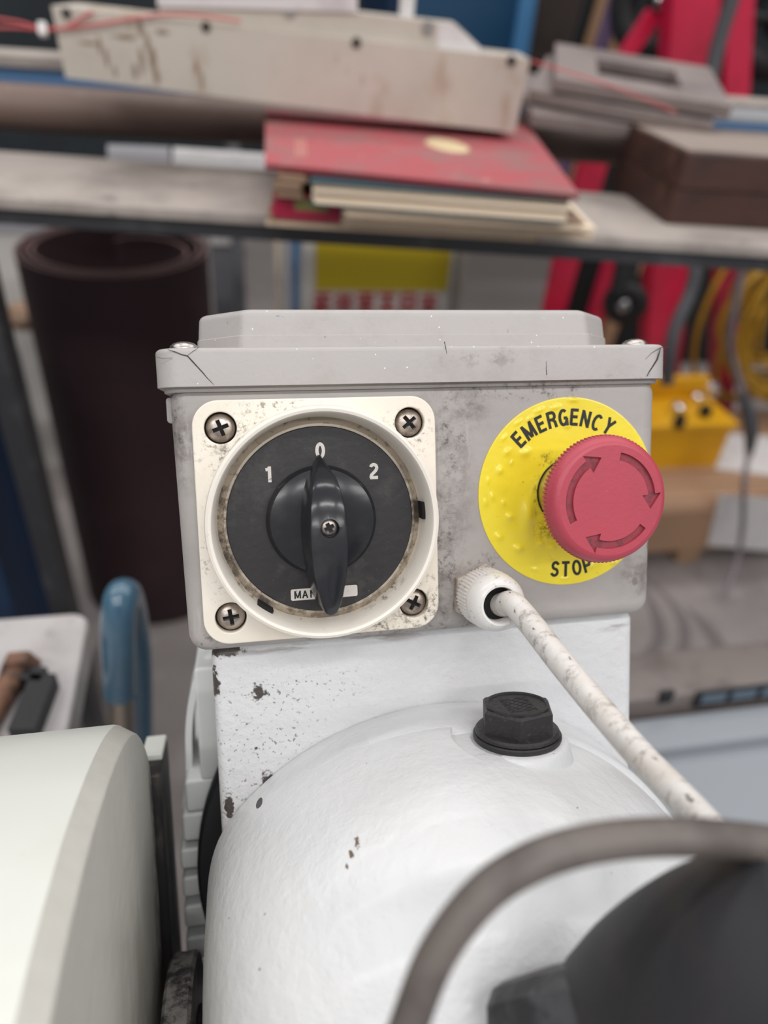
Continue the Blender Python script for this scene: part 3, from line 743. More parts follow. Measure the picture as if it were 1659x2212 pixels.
# ---- blue handled clamp behind the guard
m_blue = mat('blue_dipped_plastic', (74, 106, 126), 0.22, layers=[dict(col=(58, 96, 124), scale=40, lo=0.45, hi=0.7, amt=0.6)], coat=0.5)
m_rodst = mat('bare_steel_rod', (170, 160, 150), 0.35, 0.9)
bh = thing('hooked_clamp', 'hooked steel clamp with blue plastic dipped grip behind the ivory guard', 'clamp', tuple(at(262, 1640, y=0.31)))
part('grip', G().tube(spline([at(258, 1497, y=.300), at(256, 1420, y=.300), at(255, 1340, y=.302), at(262, 1290, y=.308), at(275, 1292, y=.322), at(289, 1360, y=.335), at(297, 1450, y=.338), at(301, 1600, y=.338), at(301, 1660, y=.338)], 8), 0.0092, 24), m_blue, bh)
part('rod', G().tube([at(258, 1480, y=.3), at(262, 1560, y=.3), at(266, 1660, y=.3)], 0.0075, 20), m_rodst, bh)

# ---- machine base and rails
m_base = mat('pale_blue_grey_paint', (142, 147, 153), 0.45, layers=[dict(col=(140, 143, 148), scale=8, lo=0.4, hi=0.7, amt=0.5)])
m_rail = mat('grey_brown_steel_rail', (122, 113, 109), 0.5, layers=[dict(col=(86, 76, 72), scale=20, lo=0.45, hi=0.7, amt=0.7)])
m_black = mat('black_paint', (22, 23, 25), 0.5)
m_bglass = mat('blue_grey_insert', (92, 108, 122), 0.3)
mb = thing('machine_base', 'pale blue grey machine base with raised rim at the lower right', 'machine base', (0.55, 0.2, 0))
part('cabinet', G().rbox(0.2, 1.1, -0.25, 0.335, 0, 0.594, 0.02, 0.006), m_base, mb)
part('rim', G().rbox(0.2, 1.1, 0.312, 0.345, 0.56, 0.606, 0.008, 0.005), m_base, mb)
rl = thing('slotted_rail', 'grey brown slotted steel rail with dark windows behind the machine base', 'rail', (0.55, 0.375, 0))
part('beam', G().rbox(0.2, 1.1, 0.350, 0.40, 0.575, 0.624, 0.004, 0.003), m_rail, rl)
part('foot', G().box((0.3, 0.36, 0), (0.36, 0.39, 0.576)), m_rail, rl)
part('foot', G().box((0.9, 0.36, 0), (0.96, 0.39, 0.576)), m_rail, rl)
p = at(1440, 1507, y=.349); part('slot', G().box((p.x - .006, .3485, p.z - .007), (p.x + .006, .352, p.z + .007)), m_black, rl)
p = at(1500, 1512, y=.349); part('window', G().box((p.x, .3485, p.z - .009), (p.x + .3, .352, p.z + .008)), m_black, rl)
for k in range(5):
    part('insert', G().box((p.x + .006 + k * .03, .3475, p.z - .005), (p.x + .030 + k * .03, .3495, p.z + .006)), m_bglass, rl)

# ---- small steel table at the left with a clamp bar
m_cast = mat('light_grey_cast_table', (188, 183, 182), 0.42, layers=[dict(col=(136, 128, 126), scale=14, lo=0.45, hi=0.7, amt=0.7), dict(col=(96, 86, 82), scale=40, lo=0.6, hi=0.7, amt=0.6)])
tb = thing('vise_table', 'light grey flat steel vise table at the left edge behind the guard', 'table', (-0.22, 0.3, 0))
part('table_top', G().rbox(-0.5, -0.100, 0.17, 0.376, 0.728, 0.75, 0.012, 0.003), m_cast, tb)
part('pedestal', G().rbox(-0.42, -0.2, 0.2, 0.34, 0, 0.728, 0.01, 0), m_cast, tb)
ck = thing('clamp_bar', 'black angled clamp bar lying on the grey vise table', 'clamp', tuple(at(60, 1520, z=.75)))
a = at(45, 1462, z=.756); b = at(98, 1470, z=.756); c = at(50, 1590, z=.756)
part('bar', G().bar(b, c, 0.014, 0.012), m_black, ck); part('bar', G().bar(a - Vector((.006, 0, 0)), b, 0.010, 0.012), m_black, ck)
m_rust = mat('rusty_steel', (128, 92, 72), 0.7, layers=[dict(col=(80, 60, 50), scale=60, lo=0.45, hi=0.65)])
a = at(20, 1475, z=.758); solo('rusty_bolt', G().tube([a + Vector((-.012, -.05, 0)), a, a + Vector((.004, .01, 0))], 0.007, 12).lathe([(.011, -.003), (.011, .006)], 6, tr(*(a + Vector((.004, .012, 0)))) @ rot_m('X', 90)), m_rust, 'rusty brown bolt lying on the grey vise table', 'bolt')

# ================================================================== bench in the background
BO = Vector((0.0, 0.690, 0)); BU = Vector((0.989, -0.147, 0)); BV = Vector((0.147, 0.989, 0))
BM = Matrix(((BU.x, BV.x, 0, BO.x), (BU.y, BV.y, 0, BO.y), (0, 0, 1, 0), (0, 0, 0, 1)))
ZB = 0.925
m_plank = mat('grey_weathered_board', (168, 158, 151), 0.6, layers=[dict(col=(128, 118, 113), scale=9, lo=0.42, hi=0.7, amt=0.8), dict(col=(196, 186, 176), scale=6, lo=0.5, hi=0.7, amt=0.5), dict(col=(84, 78, 76), scale=26, lo=0.62, hi=0.72, amt=0.7)])
m_beam = mat('dark_grey_steel_beam', (50, 51, 54), 0.45, layers=[dict(col=(92, 92, 94), scale=20, lo=0.5, hi=0.75, amt=0.5)])
wb = thing('workbench', 'grey board workbench with dark steel frame running across the background', 'workbench', (0.2, 0.75, 0))
part('board', G().rbox(-0.75, 1.3, 0.0, 0.185, ZB - 0.009, ZB, 0.002, 0.0015, m=BM), m_plank, wb)
part('edge_beam', G().rbox(-0.75, 1.3, 0.006, 0.04, ZB - 0.024, ZB - 0.009, 0.002, 0.0, m=BM), m_beam, wb)
part('rear_beam', G().rbox(-0.75, 1.3, 0.15, 0.18, ZB - 0.03, ZB - 0.009, 0.002, 0.0, m=BM), m_beam, wb)
p = at(60, 1000, y=.745)
part('leg', G().box((p.x - .012, .728, 0), (p.x + .012, .765, ZB - .02)), m_beam, wb)
part('leg', G().box((1.05, .565, 0), (1.09, .60, ZB - .02)), m_beam, wb)
m_bluebeam = mat('blue_steel_beam', (92, 132, 176), 0.45)
rb = thing('rear_rack', 'blue steel rack beam with a grey board behind the brown pipe', 'rack', (0.3, 1.12, 0))
a = at(-250, 155, y=1.10); b = at(2100, 295, y=1.06)
part('beam', G().bar(a, b, 0.03, 0.032), m_bluebeam, rb)
o_ = Vector((0, 0.02, 0.0215))
part('rear_board', G().bar(a + o_, b + o_, 0.085, 0.011), m_plank, rb)
part('post', G().box((-0.52, 1.11, 0), (-0.48, 1.15, 0.95)), m_bluebeam, rb)
part('post', G().box((1.5, 1.06, 0), (1.54, 1.10, 0.95)), m_bluebeam, rb)
m_pipe = mat('brown_rusty_pipe', (120, 99, 90), 0.5, layers=[dict(col=(84, 68, 62), scale=10, lo=0.42, hi=0.7, amt=0.8, stretch=(0.3, 1, 1)), dict(col=(150, 128, 120), scale=25, lo=0.58, hi=0.72, amt=0.5)])
pp = thing('steel_pipe', 'long brown steel pipe lying behind the bench board', 'pipe', tuple(at(600, 290, y=.985)))
a = at(0, 230, y=1.0); b = at(1430, 316, y=.97); d = (b - a).normalized()
part('tube', G().lathe([(0.018, 0), (0.0245, 0), (0.0245, 2.0), (0.018, 2.0)], 48, tr(*(a - d * 0.7)) @ d.to_track_quat('Z', 'Y').to_matrix().to_4x4(), closed=True), m_pipe, pp)
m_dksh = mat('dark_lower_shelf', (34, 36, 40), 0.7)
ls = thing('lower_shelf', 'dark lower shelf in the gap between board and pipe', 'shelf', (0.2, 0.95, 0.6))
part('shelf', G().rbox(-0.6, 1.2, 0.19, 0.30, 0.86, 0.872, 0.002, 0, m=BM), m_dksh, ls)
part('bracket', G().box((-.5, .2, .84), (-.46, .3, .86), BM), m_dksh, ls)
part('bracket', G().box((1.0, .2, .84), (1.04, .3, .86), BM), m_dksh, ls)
m_paper = mat('white_paper', (222, 219, 218), 0.7, layers=[dict(col=(190, 184, 184), scale=20, lo=0.5, hi=0.7, amt=0.6)])
m_paper2 = mat('grey_paper', (170, 168, 172), 0.7)


def slab(P, th, up=Vector((0, 0, 1))):
    """flat quad of world points given a thickness downwards"""
    g = G(); P = [Vector(q) for q in P]
    return g.rings([[q - up * th for q in P], P])


solo('paper_sheet', slab([at(232, 345, z=.88), at(368, 352, z=.88), at(366, 318, z=.88), at(232, 312, z=.88)], .002), m_paper2, 'grey paper sheet lying in the gap behind the bench board', 'paper', smooth=0)
solo('paper_sheet', slab([at(372, 352, z=.88), at(620, 368, z=.88), at(620, 335, z=.88), at(374, 318, z=.88)], .002), m_paper, 'white paper sheet in the gap left of the red folder', 'paper', smooth=0)

# ---- books
m_redc = mat('worn_red_cover', (174, 82, 88), 0.65, layers=[dict(col=(146, 104, 102), scale=16, lo=0.42, hi=0.66, amt=0.85), dict(col=(206, 150, 140), scale=60, lo=0.62, hi=0.7, amt=0.6),
    dict(col=(222, 202, 160), scale=30, lo=0.82, hi=0.9, mode='add', nz=0.35, blobs=[tuple(at(968, 312, z=.976)) + ((.042, .075, .05), 1.3)])], off=(0, 0, 0), unit=1.0)
m_page = mat('old_paper_edges', (240, 222, 198), 0.7, layers=[dict(col=(180, 156, 130), scale=200, lo=0.5, hi=0.65, amt=0.5, stretch=(0.02, 0.02, 1)), dict(col=(120, 98, 80), scale=20, lo=0.62, hi=0.7, amt=0.6)])
m_teal = mat('teal_cover', (34, 66, 76), 0.5)
m_mag = mat('magenta_cover', (176, 34, 70), 0.45)
m_oliv = mat('olive_print', (132, 126, 74), 0.5)
m_brn = mat('brown_old_cover', (150, 122, 100), 0.6, layers=[dict(col=(100, 78, 62), scale=30, lo=0.5, hi=0.7)])
m_gold = mat('pale_gold_print', (206, 150, 132), 0.6)


def booklet(name, label, quad, z0, z1, cover, pages, warp=0.0):
    """quad: front-left, front-right, back-right, back-left as (x, y); cover + page block"""
    b = Vector((sum(q[0] for q in quad) / 4, sum(q[1] for q in quad) / 4, z0))
    t = thing(name, label, 'booklet', tuple(b), group=None)
    Q = [Vector((q[0], q[1], 0)) for q in quad]; ctr = sum(Q, Vector()) / 4; n = 5
    for k in range(n):
        jx = random.uniform(-1, 1) * .003; jy = random.uniform(-1, 1) * .003; s = 0.985 + random.uniform(-.006, .006); za = z0 + .0012 + (z1 - z0 - .0024) * k / n; zb = z0 + .0012 + (z1 - z0 - .0024) * (k + 1) / n
        P = [ctr + (q - ctr) * s + Vector((jx, jy, 0)) for q in Q]
        part('pages', G().rings([[(q.x, q.y, za) for q in P], [(q.x, q.y, zb - .0003) for q in P]]), pages, t, smooth=0)
    part('cover', G().rings([[(q.x, q.y, z1 - .0012) for q in Q], [(q.x, q.y, z1) for q in Q]]), cover, t, smooth=0)
    part('back_cover', G().rings([[(q.x, q.y, z0) for q in Q], [(q.x, q.y, z0 + .0012) for q in Q]]), cover, t, smooth=0)
    return t


def q2(pix, z): return [tuple(at(a, b, z=z))[:2] for a, b in pix]


def quad_from(fl, fr, depth, z, skew=0.0):
    a = at(*fl, z=z); b = at(*fr, z=z); u = (b - a).normalized(); v = Vector((-u.y, u.x, 0)) + u * skew; v.normalize()
    c = b + v * depth; e = a + v * depth
    return [(a.x, a.y), (b.x, b.y), (c.x, c.y), (e.x, e.y)]


booklet('booklet', 'brown lowest booklet of the stack on the bench board', quad_from((575, 487), (1165, 523), .15, .926), .9255, .932, m_brn, m_page)
booklet('booklet', 'wide cream paged booklet low in the stack under the red folder', quad_from((738, 478), (1283, 514), .16, .9345), .9325, .9425, m_page, m_page)
MQ = quad_from((590, 466), (737, 476), .15, .9345)
mg = booklet('booklet', 'narrow magenta booklet with olive square at the left of the stack', MQ, .9325, .9515, m_mag, m_mag)
a = Vector((*MQ[0], 0)); b = Vector((*MQ[1], 0)); u = (b - a).normalized(); dd = Vector((u.y, -u.x, 0)); f1 = a + dd * .0006
g = G()
for (s0, s1, z0, z1) in ((.018, .046, .9385, .9495),):
    g.rings([[tuple(f1 + u * s0 + Vector((0, 0, z0))), tuple(f1 + u * s1 + Vector((0, 0, z0))), tuple(f1 + u * s1 + Vector((0, 0, z1))), tuple(f1 + u * s0 + Vector((0, 0, z1)))],
             [tuple(f1 + u * s0 - dd * .004 + Vector((0, 0, z0))), tuple(f1 + u * s1 - dd * .004 + Vector((0, 0, z0))), tuple(f1 + u * s1 - dd * .004 + Vector((0, 0, z1))), tuple(f1 + u * s0 - dd * .004 + Vector((0, 0, z1)))]])
part('printed_square', g, m_oliv, mg, smooth=0)
booklet('booklet', 'cream booklet with torn pages in the middle of the stack', quad_from((742, 462), (1262, 496), .16, .946), .943, .9515, m_brn, m_page)
booklet('booklet', 'thick cream paged booklet with dark teal cover under the red folder', quad_from((668, 425), (1225, 466), .18, .958), .952, .969, m_teal, m_page)
booklet('booklet', 'small brown booklet at the left end under the red folder', quad_from((598, 398), (656, 403), .13, .9615), .952, .9685, m_brn, m_brn)
rf = thing('folder', 'worn red card folder on top of the stack of booklets', 'folder', tuple(at(900, 330, z=.9705)))
fl, fr = at(572, 352, z=.975), at(1252, 420, z=.975); bl, brr = at(574, 236, z=.975), at(1140, 272, z=.975)
m_redc_off = BASE[rf.name][0]
for nd in m_redc.node_tree.nodes:
    if nd.type == 'VECT_MATH' and nd.operation == 'SUBTRACT' and not nd.inputs[1].is_linked: nd.inputs[1].default_value = Vector(nd.inputs[1].default_value) - m_redc_off
part('cover', slab([fl, fr, brr, bl], .002), m_redc, rf, smooth=0)
part('back_cover', slab([q - Vector((0, 0, .0034)) for q in (fl, fr, brr, bl)], .001), m_redc, rf, smooth=0)
g = G()
for k in range(3):
    a = at(640 + k * 9, 300, z=.9752); b = at(641 + k * 9, 338, z=.9752); g.bar(a, b, .0013, .0004)
part('gold_print', g, m_gold, rf, smooth=0)

# ---- grey sheet metal cover across the bench
m_cov = mat('cream_grey_enamel', (202, 194, 182), 0.5, layers=[
    dict(col=(178, 168, 158), scale=6, lo=0.4, hi=0.7, amt=0.7),
    dict(col=(120, 90, 62), scale=70, lo=0.52, hi=0.76, amt=0.8, mode='add', nz=0.5, blobs=[tuple(at(px, py, y=.862)) + ((rx, .2, rz), 0.62) for px, py, rx, rz in
        ((212, 100, .006, .016), (228, 128, .006, .02), (246, 155, .006, .014), (302, 60, .008, .02), (318, 92, .009, .024), (330, 130, .008, .03), (338, 165, .008, .02), (305, 130, .006, .03), (290, 155, .006, .016), (425, 145, .006, .012), (436, 175, .006, .02), (270, 82, .03, .006), (352, 70, .02, .006), (190, 96, .02, .005))]),
    dict(col=(166, 128, 100), scale=60, lo=0.62, hi=0.86, amt=0.5, mode='add', nz=0.5, blobs=[tuple(at(px, py, y=.83)) + ((.006, .2, .02), 0.6) for px, py in ((728, 130), (750, 150), (782, 170), (812, 165))]),
    dict(col=(150, 116, 84), scale=16, lo=0.56, hi=0.68, amt=0.5, stretch=(1.4, 1, 0.5)), dict(col=(96, 92, 90), scale=8, lo=0.62, hi=0.75, amt=0.6)], unit=1.0, off=tuple(at(620, 240, y=.84)))
m_covd = mat('dark_screw_hole', (60, 54, 50), 0.8)
cv = thing('metal_cover', 'long cream grey enamelled sheet metal cover with rust streaks lying across the bench', 'cover', tuple(at(620, 240, y=.84)))
BLc, BRc, TRc, TLc = at(142, 168, y=.88), at(1112, 288, y=.80), at(1146, 128, y=.80), at(110, 12, y=.88)
un = (BRc - BLc).normalized(); upv = (TLc - BLc); nn = un.cross(upv).normalized()
if nn.y < 0: nn = -nn
dpt = .075
g = G().rings([[BLc, BRc, TRc, TLc], [q + nn * dpt for q in (BLc, BRc, TRc, TLc)]])
shell = part('shell', g, m_cov, cv, smooth=0)
for px, py in ((144, 29), (445, 58), (770, 92), (1105, 131)):
    v = ray(px, py); k = (BLc - CAM).dot(nn) / v.dot(nn); q = CAM + v * k
    part('screw_hole', G().lathe([(.0045, -.0012), (.0045, .001)], 16, tr(*q) @ nn.to_track_quat('Z', 'Y').to_matrix().to_4x4()), m_covd, shell, root=cv)


def on_plane(px, py, p0, n):
    v = ray(px, py); return CAM + v * ((p0 - CAM).dot(n) / v.dot(n))


p0 = TLc + nn * .012
fa, fb, fc, fd, fe = [on_plane(a, b, p0, nn) for a, b in ((345, 30), (1042, 118), (1042, 106), (985, 52), (340, -20))]
low = -upv.normalized() * .02
tp = part('top_ridge', G().rings([[fa + low, fb + low, fc, fd, fe], [q + nn * .05 for q in (fa + low, fb + low, fc, fd, fe)]]), m_cov, cv, smooth=0)
fs = [on_plane(a, b, p0 - nn * .0008, nn) for a, b in ((945, 104), (1040, 116), (1038, 104), (984, 54), (946, 50))]
part('white_label', G().rings([fs, [q + nn * .004 for q in fs]]), m_paper, tp, root=cv, smooth=0)
for px, py in ((626, 22), (924, 60)):
    q = on_plane(px, py, p0, nn); part('screw', G().lathe([(.006, -.002), (.006, .002)], 20, tr(*q) @ nn.to_track_quat('Z', 'Y').to_matrix().to_4x4()), m_steel, tp, root=cv)
q1 = [on_plane(a, b, p0 - nn * .003, nn) for a, b in ((340, 14), (772, 26), (772, -60), (335, -60))]
solo('paper_sheet', G().rings([q1, [q + nn * .002 for q in q1]]), m_paper, 'white paper sheet hanging on the ridge of the metal cover at the top edge', 'paper', smooth=0)
a = on_plane(877, 42, TLc + nn * .035, nn); solo('white_post', G().tube([a - Vector((0, 0, .004)), a + Vector((0, 0, .05)), a + Vector((0, 0, .12))], .0075, 20), m_paper, 'thin white round post standing on the metal cover', 'post')
m_wire = mat('red_wire', (198, 84, 86), 0.45)
wp = nn * -.004
W1 = [on_plane(a, b, BLc + wp, nn) for a, b in ((-60, 32), (40, 48), (95, 62), (180, 57), (260, 45), (350, 32), (430, 34), (520, 46))]
wr = thing('red_wire', 'thin red wire with a clear tie running along the metal cover', 'wire', tuple(W1[3]))
part('strand', G().tube(spline(W1, 6), .0012, 8), m_wire, wr)
W2 = [on_plane(a, b, BLc + wp, nn) for a, b in ((-60, 60), (40, 60), (95, 64), (140, 60), (175, 40), (200, 25))]
part('strand', G().tube(spline(W2, 6), .0012, 8), m_wire, wr)
q = on_plane(92, 63, BLc + wp, nn); part('tie', G().rbox(-.004, .004, -.006, .006, -.003, .003, .002, .001, m=tr(*q) @ rot_m('X', 60)), m_paper, wr)
W3 = [at(1150, 132, y=.79), at(1215, 152, y=.785), at(1290, 176, y=.78), at(1380, 208, y=.775), at(1460, 243, y=.77)]
solo('red_wire', G().tube(spline(W3, 6), .0009, 8), m_wire, 'thin red wire hanging in front of the stacked steel frames', 'wire')

# ---- stacked frames
m_frm = mat('dull_steel_frames', (142, 130, 126), 0.5, 0.2, layers=[dict(col=(104, 94, 92), scale=12, lo=0.45, hi=0.7, amt=0.7)])
fc0 = at(1328, 262, y=.93)
for k in range(3):
    ww, dp = (.108 - .005 * k, .085)
    outer = [(-ww, -dp), (ww, -dp), (ww, dp), (-ww, dp)]; inn = [(-ww + .05, -dp + .045), (ww - .05, -dp + .045), (ww - .05, dp - .045), (-ww + .05, dp - .045)]
    me = solid2d([outer, inn], .0135, .001)
    me.transform(tr(fc0.x + .012 * (k - 1), fc0.y, 1.004) @ rot_m('X', 9) @ rot_m('Z', (-10, -26, -20)[k]) @ tr(0, 0, k * .0165 - .014))
    solo('hollow_steel_plate', me, m_frm, ('lowest', 'middle', 'topmost')[k] + ' of the three hollow dull steel plates stacked behind the red folder', 'steel plate', smooth=20, group='stacked hollow steel plates')

# ---- wooden blocks
m_wood = mat('dark_oiled_wood', (72, 43, 35), 0.6, layers=[dict(col=(44, 28, 24), scale=30, lo=0.4, hi=0.68, amt=0.8, stretch=(0.3, 1, 1)), dict(col=(124, 88, 68), scale=40, lo=0.6, hi=0.72, amt=0.5, stretch=(0.2, 1, 1))])
m_woodt = mat('worn_grey_wood_top', (150, 136, 127), 0.65, layers=[dict(col=(96, 82, 74), scale=14, lo=0.45, hi=0.7, amt=0.7, stretch=(0.3, 1, 1))])
WM = tr(.434, .690, ZB) @ rot_m('Z', -7)
for k, (lb_, z0, z1) in enumerate((('lower dark wooden beam on the bench at the right edge', .0005, .0325), ('upper dark wooden beam with a worn grey top at the right edge', .0335, .066))):
    t = thing('wooden_beam', lb_, 'wooden beam', tuple(WM @ Vector((.2, .09, z0))))
    part('timber', G().rbox(0 if k == 0 else .002, .42, 0, .17, z0, z1, .004, .003 if k else 0, m=WM), m_wood, t)
    if k: part('worn_top', G().rbox(.006, .416, .004, .166, z1 - .001, z1 + .0006, .004, 0, m=WM), m_woodt, t)
m_sheet = mat('pale_steel_sheet', (178, 180, 184), 0.35, 0.3)
solo('steel_sheet', slab([at(1472, 247, z=1.0), at(1760, 266, z=1.0), at(1760, 243, z=1.0), at(1482, 226, z=1.0)], .004), m_sheet, 'pale steel sheet lying behind the wooden beams', 'sheet', smooth=0)

# ================================================================== under and behind the bench
m_belt = mat('maroon_abrasive_belt', (60, 38, 42), 0.75, layers=[dict(col=(40, 26, 28), scale=4, lo=0.42, hi=0.7, amt=0.7), dict(col=(88, 60, 62), scale=240, lo=0.6, hi=0.7, amt=0.3)])
m_belt2 = mat('maroon_belt_edge', (98, 74, 72), 0.75)
rc = at(250, 534, y=1.275)
sp_ = []
for i in range(150):
    t = i / 149
    if t < .82: a = t / .82 * 2 * PI * 2.6 + 2.0; r = .155 - .030 * t / .82
    else:
        q = (t - .82) / .18; a = 2.0 + 2 * PI * 2.6 + q * 2.2; r = .125 - .085 * q ** 1.3
    sp_.append((rc.x + r * math.cos(a), rc.y + r * math.sin(a), r))
th = .0052
L = []
for i, (x, y, r) in enumerate(sp_):
    dx, dy = rc.x - x, rc.y - y; l = math.hypot(dx, dy); dx, dy = dx / l * th, dy / l * th
    L.append([(x, y, 0), (x, y, rc.z), (x + dx, y + dy, rc.z), (x + dx, y + dy, 0)])
rt = thing('abrasive_belt_roll', 'tall dark maroon roll of abrasive belt standing under the bench', 'roll', (rc.x, rc.y, 0))
part('wound_belt', G().rings(L), m_belt, rt, smooth=30)
L2 = [[(l[1][0], l[1][1], rc.z), (l[1][0], l[1][1], rc.z + .0008), (l[2][0], l[2][1], rc.z + .0008), (l[2][0], l[2][1], rc.z)] for l in L]
part('belt_edge', G().rings(L2), m_belt2, rt, smooth=0)

m_dkblue = mat('dark_blue_cabinet', (24, 52, 84), 0.45)
m_cardw = mat('white_cardboard', (214, 210, 204), 0.65, layers=[dict(col=(184, 178, 172), scale=5, lo=0.45, hi=0.7, amt=0.6)])
bx = at(-12, 1100, y=.80)
t = thing('blue_cabinet', 'dark blue steel cabinet under the left end of the bench', 'cabinet', (bx.x - .2, .95, 0))
part('carcass', G().rbox(bx.x - .45, bx.x - .012, .80, 1.10, 0.02, .62, .004, .003), m_dkblue, t)
part('plinth', G().box((bx.x - .44, .81, 0), (bx.x - .02, 1.09, .02)), m_black, t)
w1 = at(10, 474, y=1.75)
t = thing('white_carton_box', 'tall white cardboard box behind the bench leg at the left edge', 'box', (w1.x - .1, 1.95, 0))
part('carton', G().rbox(w1.x - .5, w1.x + .24, 1.75, 2.1, 0, w1.z, .004, .002), m_cardw, t)
part('tape', G().box((w1.x - .5, 1.748, w1.z - .03), (w1.x + .24, 2.1, w1.z + .001)), m_paper2, t)
q = at(55, 680, y=1.68); solo('brown_rag', G().lathe([(.02, 0), (.04, .01), (.045, .03), (.03, .05), (.008, .055)], 20, tr(q.x, q.y, q.z - .03)), m_brn, 'small brown lump hanging on the white box at the left', 'rag')

# cabinets and panels behind
m_gryp = mat('mid_grey_panel', (112, 112, 116), 0.55, layers=[dict(col=(88, 88, 92), scale=5, lo=0.45, hi=0.7, amt=0.5)])
m_navy = mat('deep_blue_door', (12, 66, 100), 0.4)
m_ltblue = mat('light_blue_post', (76, 134, 184), 0.4)
q = at(455, 560, y=1.62); r_ = at(505, 560, y=1.62); zt = at(480, 497, y=1.62).z
t = thing('grey_locker', 'narrow grey locker standing right of the maroon roll', 'cabinet', ((q.x + r_.x) / 2, 1.7, 0))
part('carcass', G().rbox(q.x, r_.x, 1.62, 1.8, 0, zt, .003, .002), m_gryp, t)
part('top_label', G().box((q.x + .002, 1.617, zt - .03), (r_.x - .004, 1.62, zt - .01)), m_paper, t)
q = at(515, 580, y=1.55); solo('grey_pole', G().tube([(q.x, q.y, 0), (q.x, q.y, .45), (q.x, q.y, .87)], .013, 20), m_gryp, 'grey round pole standing beside the grey locker', 'pole')
for (a, b, yy, m_, lb_) in ((596, 606, 1.52, m_page, 'thin cream strip of board leaning left of the yellow sign'), (612, 624, 1.54, m_paper, 'thin white strip of board leaning left of the yellow sign'), (632, 646, 1.5, m_ltblue, 'thin blue strip of board leaning beside the yellow sign')):
    q = at(a, 600, y=yy); r_ = at(b, 600, y=yy); solo('leaning_strip', G().box((q.x, yy, 0), (r_.x, yy + .02, .80)), m_, lb_, 'board', smooth=0)

m_ysign = mat('yellow_sign_print', (196, 172, 28), 0.5)
m_rprint = mat('red_sign_print', (190, 44, 52), 0.5)
SY = 1.46
sl, sr, st_ = at(655, 590, y=SY), at(978, 590, y=SY), at(820, 490, y=SY)
sg = thing('warning_sign', 'yellow and white sign board with red lettering under the bench', 'sign', ((sl.x + sr.x) / 2, SY, 0))
part('board', G().box((sl.x, SY, 0), (sr.x, SY + .015, st_.z)), m_cardw, sg, smooth=0)
a = at(680, 512, y=SY); b = at(968, 628, y=SY)
part('yellow_panel', G().box((sl.x + .024, SY - .002, b.z), (sr.x - .008, SY + .001, st_.z - .012)), m_ysign, sg, smooth=0)
gz = at(820, 634, y=SY).z; ghh = .040; nch = 6; wd = (sr.x - sl.x - .04) / nch
pat = [[(0, .9, 1, .9), (0, .5, 1, .5), (.5, 0, .5, 1), (0, .05, 1, .05), (.1, .3, .4, .3)], [(0, .75, 1, .75), (.3, 0, .3, 1), (.75, 0, .75, 1), (0, .3, 1, .3)],
       [(.5, 0, .5, 1), (0, .6, 1, .6), (0, 0, 1, 0), (.15, .3, .85, .3), (0, .95, 1, .95)], [(0, .95, 1, .95), (.5, .2, .5, .95), (0, .1, 1, .1), (.2, .5, .85, .5)],
       [(.15, 0, .15, 1), (.85, 0, .85, 1), (.15, .95, .85, .95), (.15, .5, .85, .5), (.15, .05, .85, .05)], [(0, .8, 1, .8), (.5, 0, .5, 1), (0, .4, 1, .4), (.2, .1, .8, .1)]]
for k in range(nch):
    x0 = sl.x + .022 + k * wd; g = G()
    for (a0, b0, a1, b1) in pat[k]:
        g.bar((x0 + a0 * wd * .8, SY - .001, gz - ghh + b0 * ghh), (x0 + a1 * wd * .8 + 1e-5, SY - .001, gz - ghh + b1 * ghh), .002, .007, up=(0, 0, 1) if b0 == b1 else (1, 0, 0))
    part('character', g, m_rprint, sg, smooth=0)
ql, qr, qt = at(1004, 600, y=1.40), at(1185, 600, y=1.40), at(1080, 500, y=1.40)
t = thing('grey_cabinet', 'plain grey steel cabinet right of the yellow sign under the bench', 'cabinet', ((ql.x + qr.x) / 2, 1.5, 0))
part('carcass', G().rbox(ql.x, qr.x, 1.40, 1.62, .02, qt.z, .004, .003), mat('warm_grey_steel', (150, 144, 140), 0.5), t)
part('plinth', G().box((ql.x + .01, 1.41, 0), (qr.x - .01, 1.6, .02)), m_black, t)

a = at(860, 60, y=2.4); b = at(1112, 60, y=2.4); c = at(1146, 60, y=2.4)
t = thing('tall_blue_cupboard', 'tall deep blue steel cupboard with light blue post behind the cover', 'cupboard', ((a.x + b.x) / 2, 2.6, 0))
part('door', G().rbox(a.x, b.x, 2.4, 2.43, .05, 1.9, .003, .002), m_navy, t)
part('carcass', G().box((a.x - .02, 2.43, 0), (b.x, 2.9, 1.92)), m_dkblue, t)
part('corner_post', G().rbox(b.x, c.x, 2.38, 2.43, 0, 1.95, .003, .002), m_ltblue, t)
a = at(1146, 60, y=2.9); b = at(1250, 60, y=2.9)
solo('dark_brown_board', G().box((a.x, 2.9, 0), (b.x + .06, 2.95, 1.8)), mat('dark_brown_ply', (58, 46, 40), 0.7, layers=[dict(col=(40, 32, 28), scale=6, lo=.45, hi=.7)]), 'tall dark brown board standing right of the blue cupboard', 'board', smooth=0)

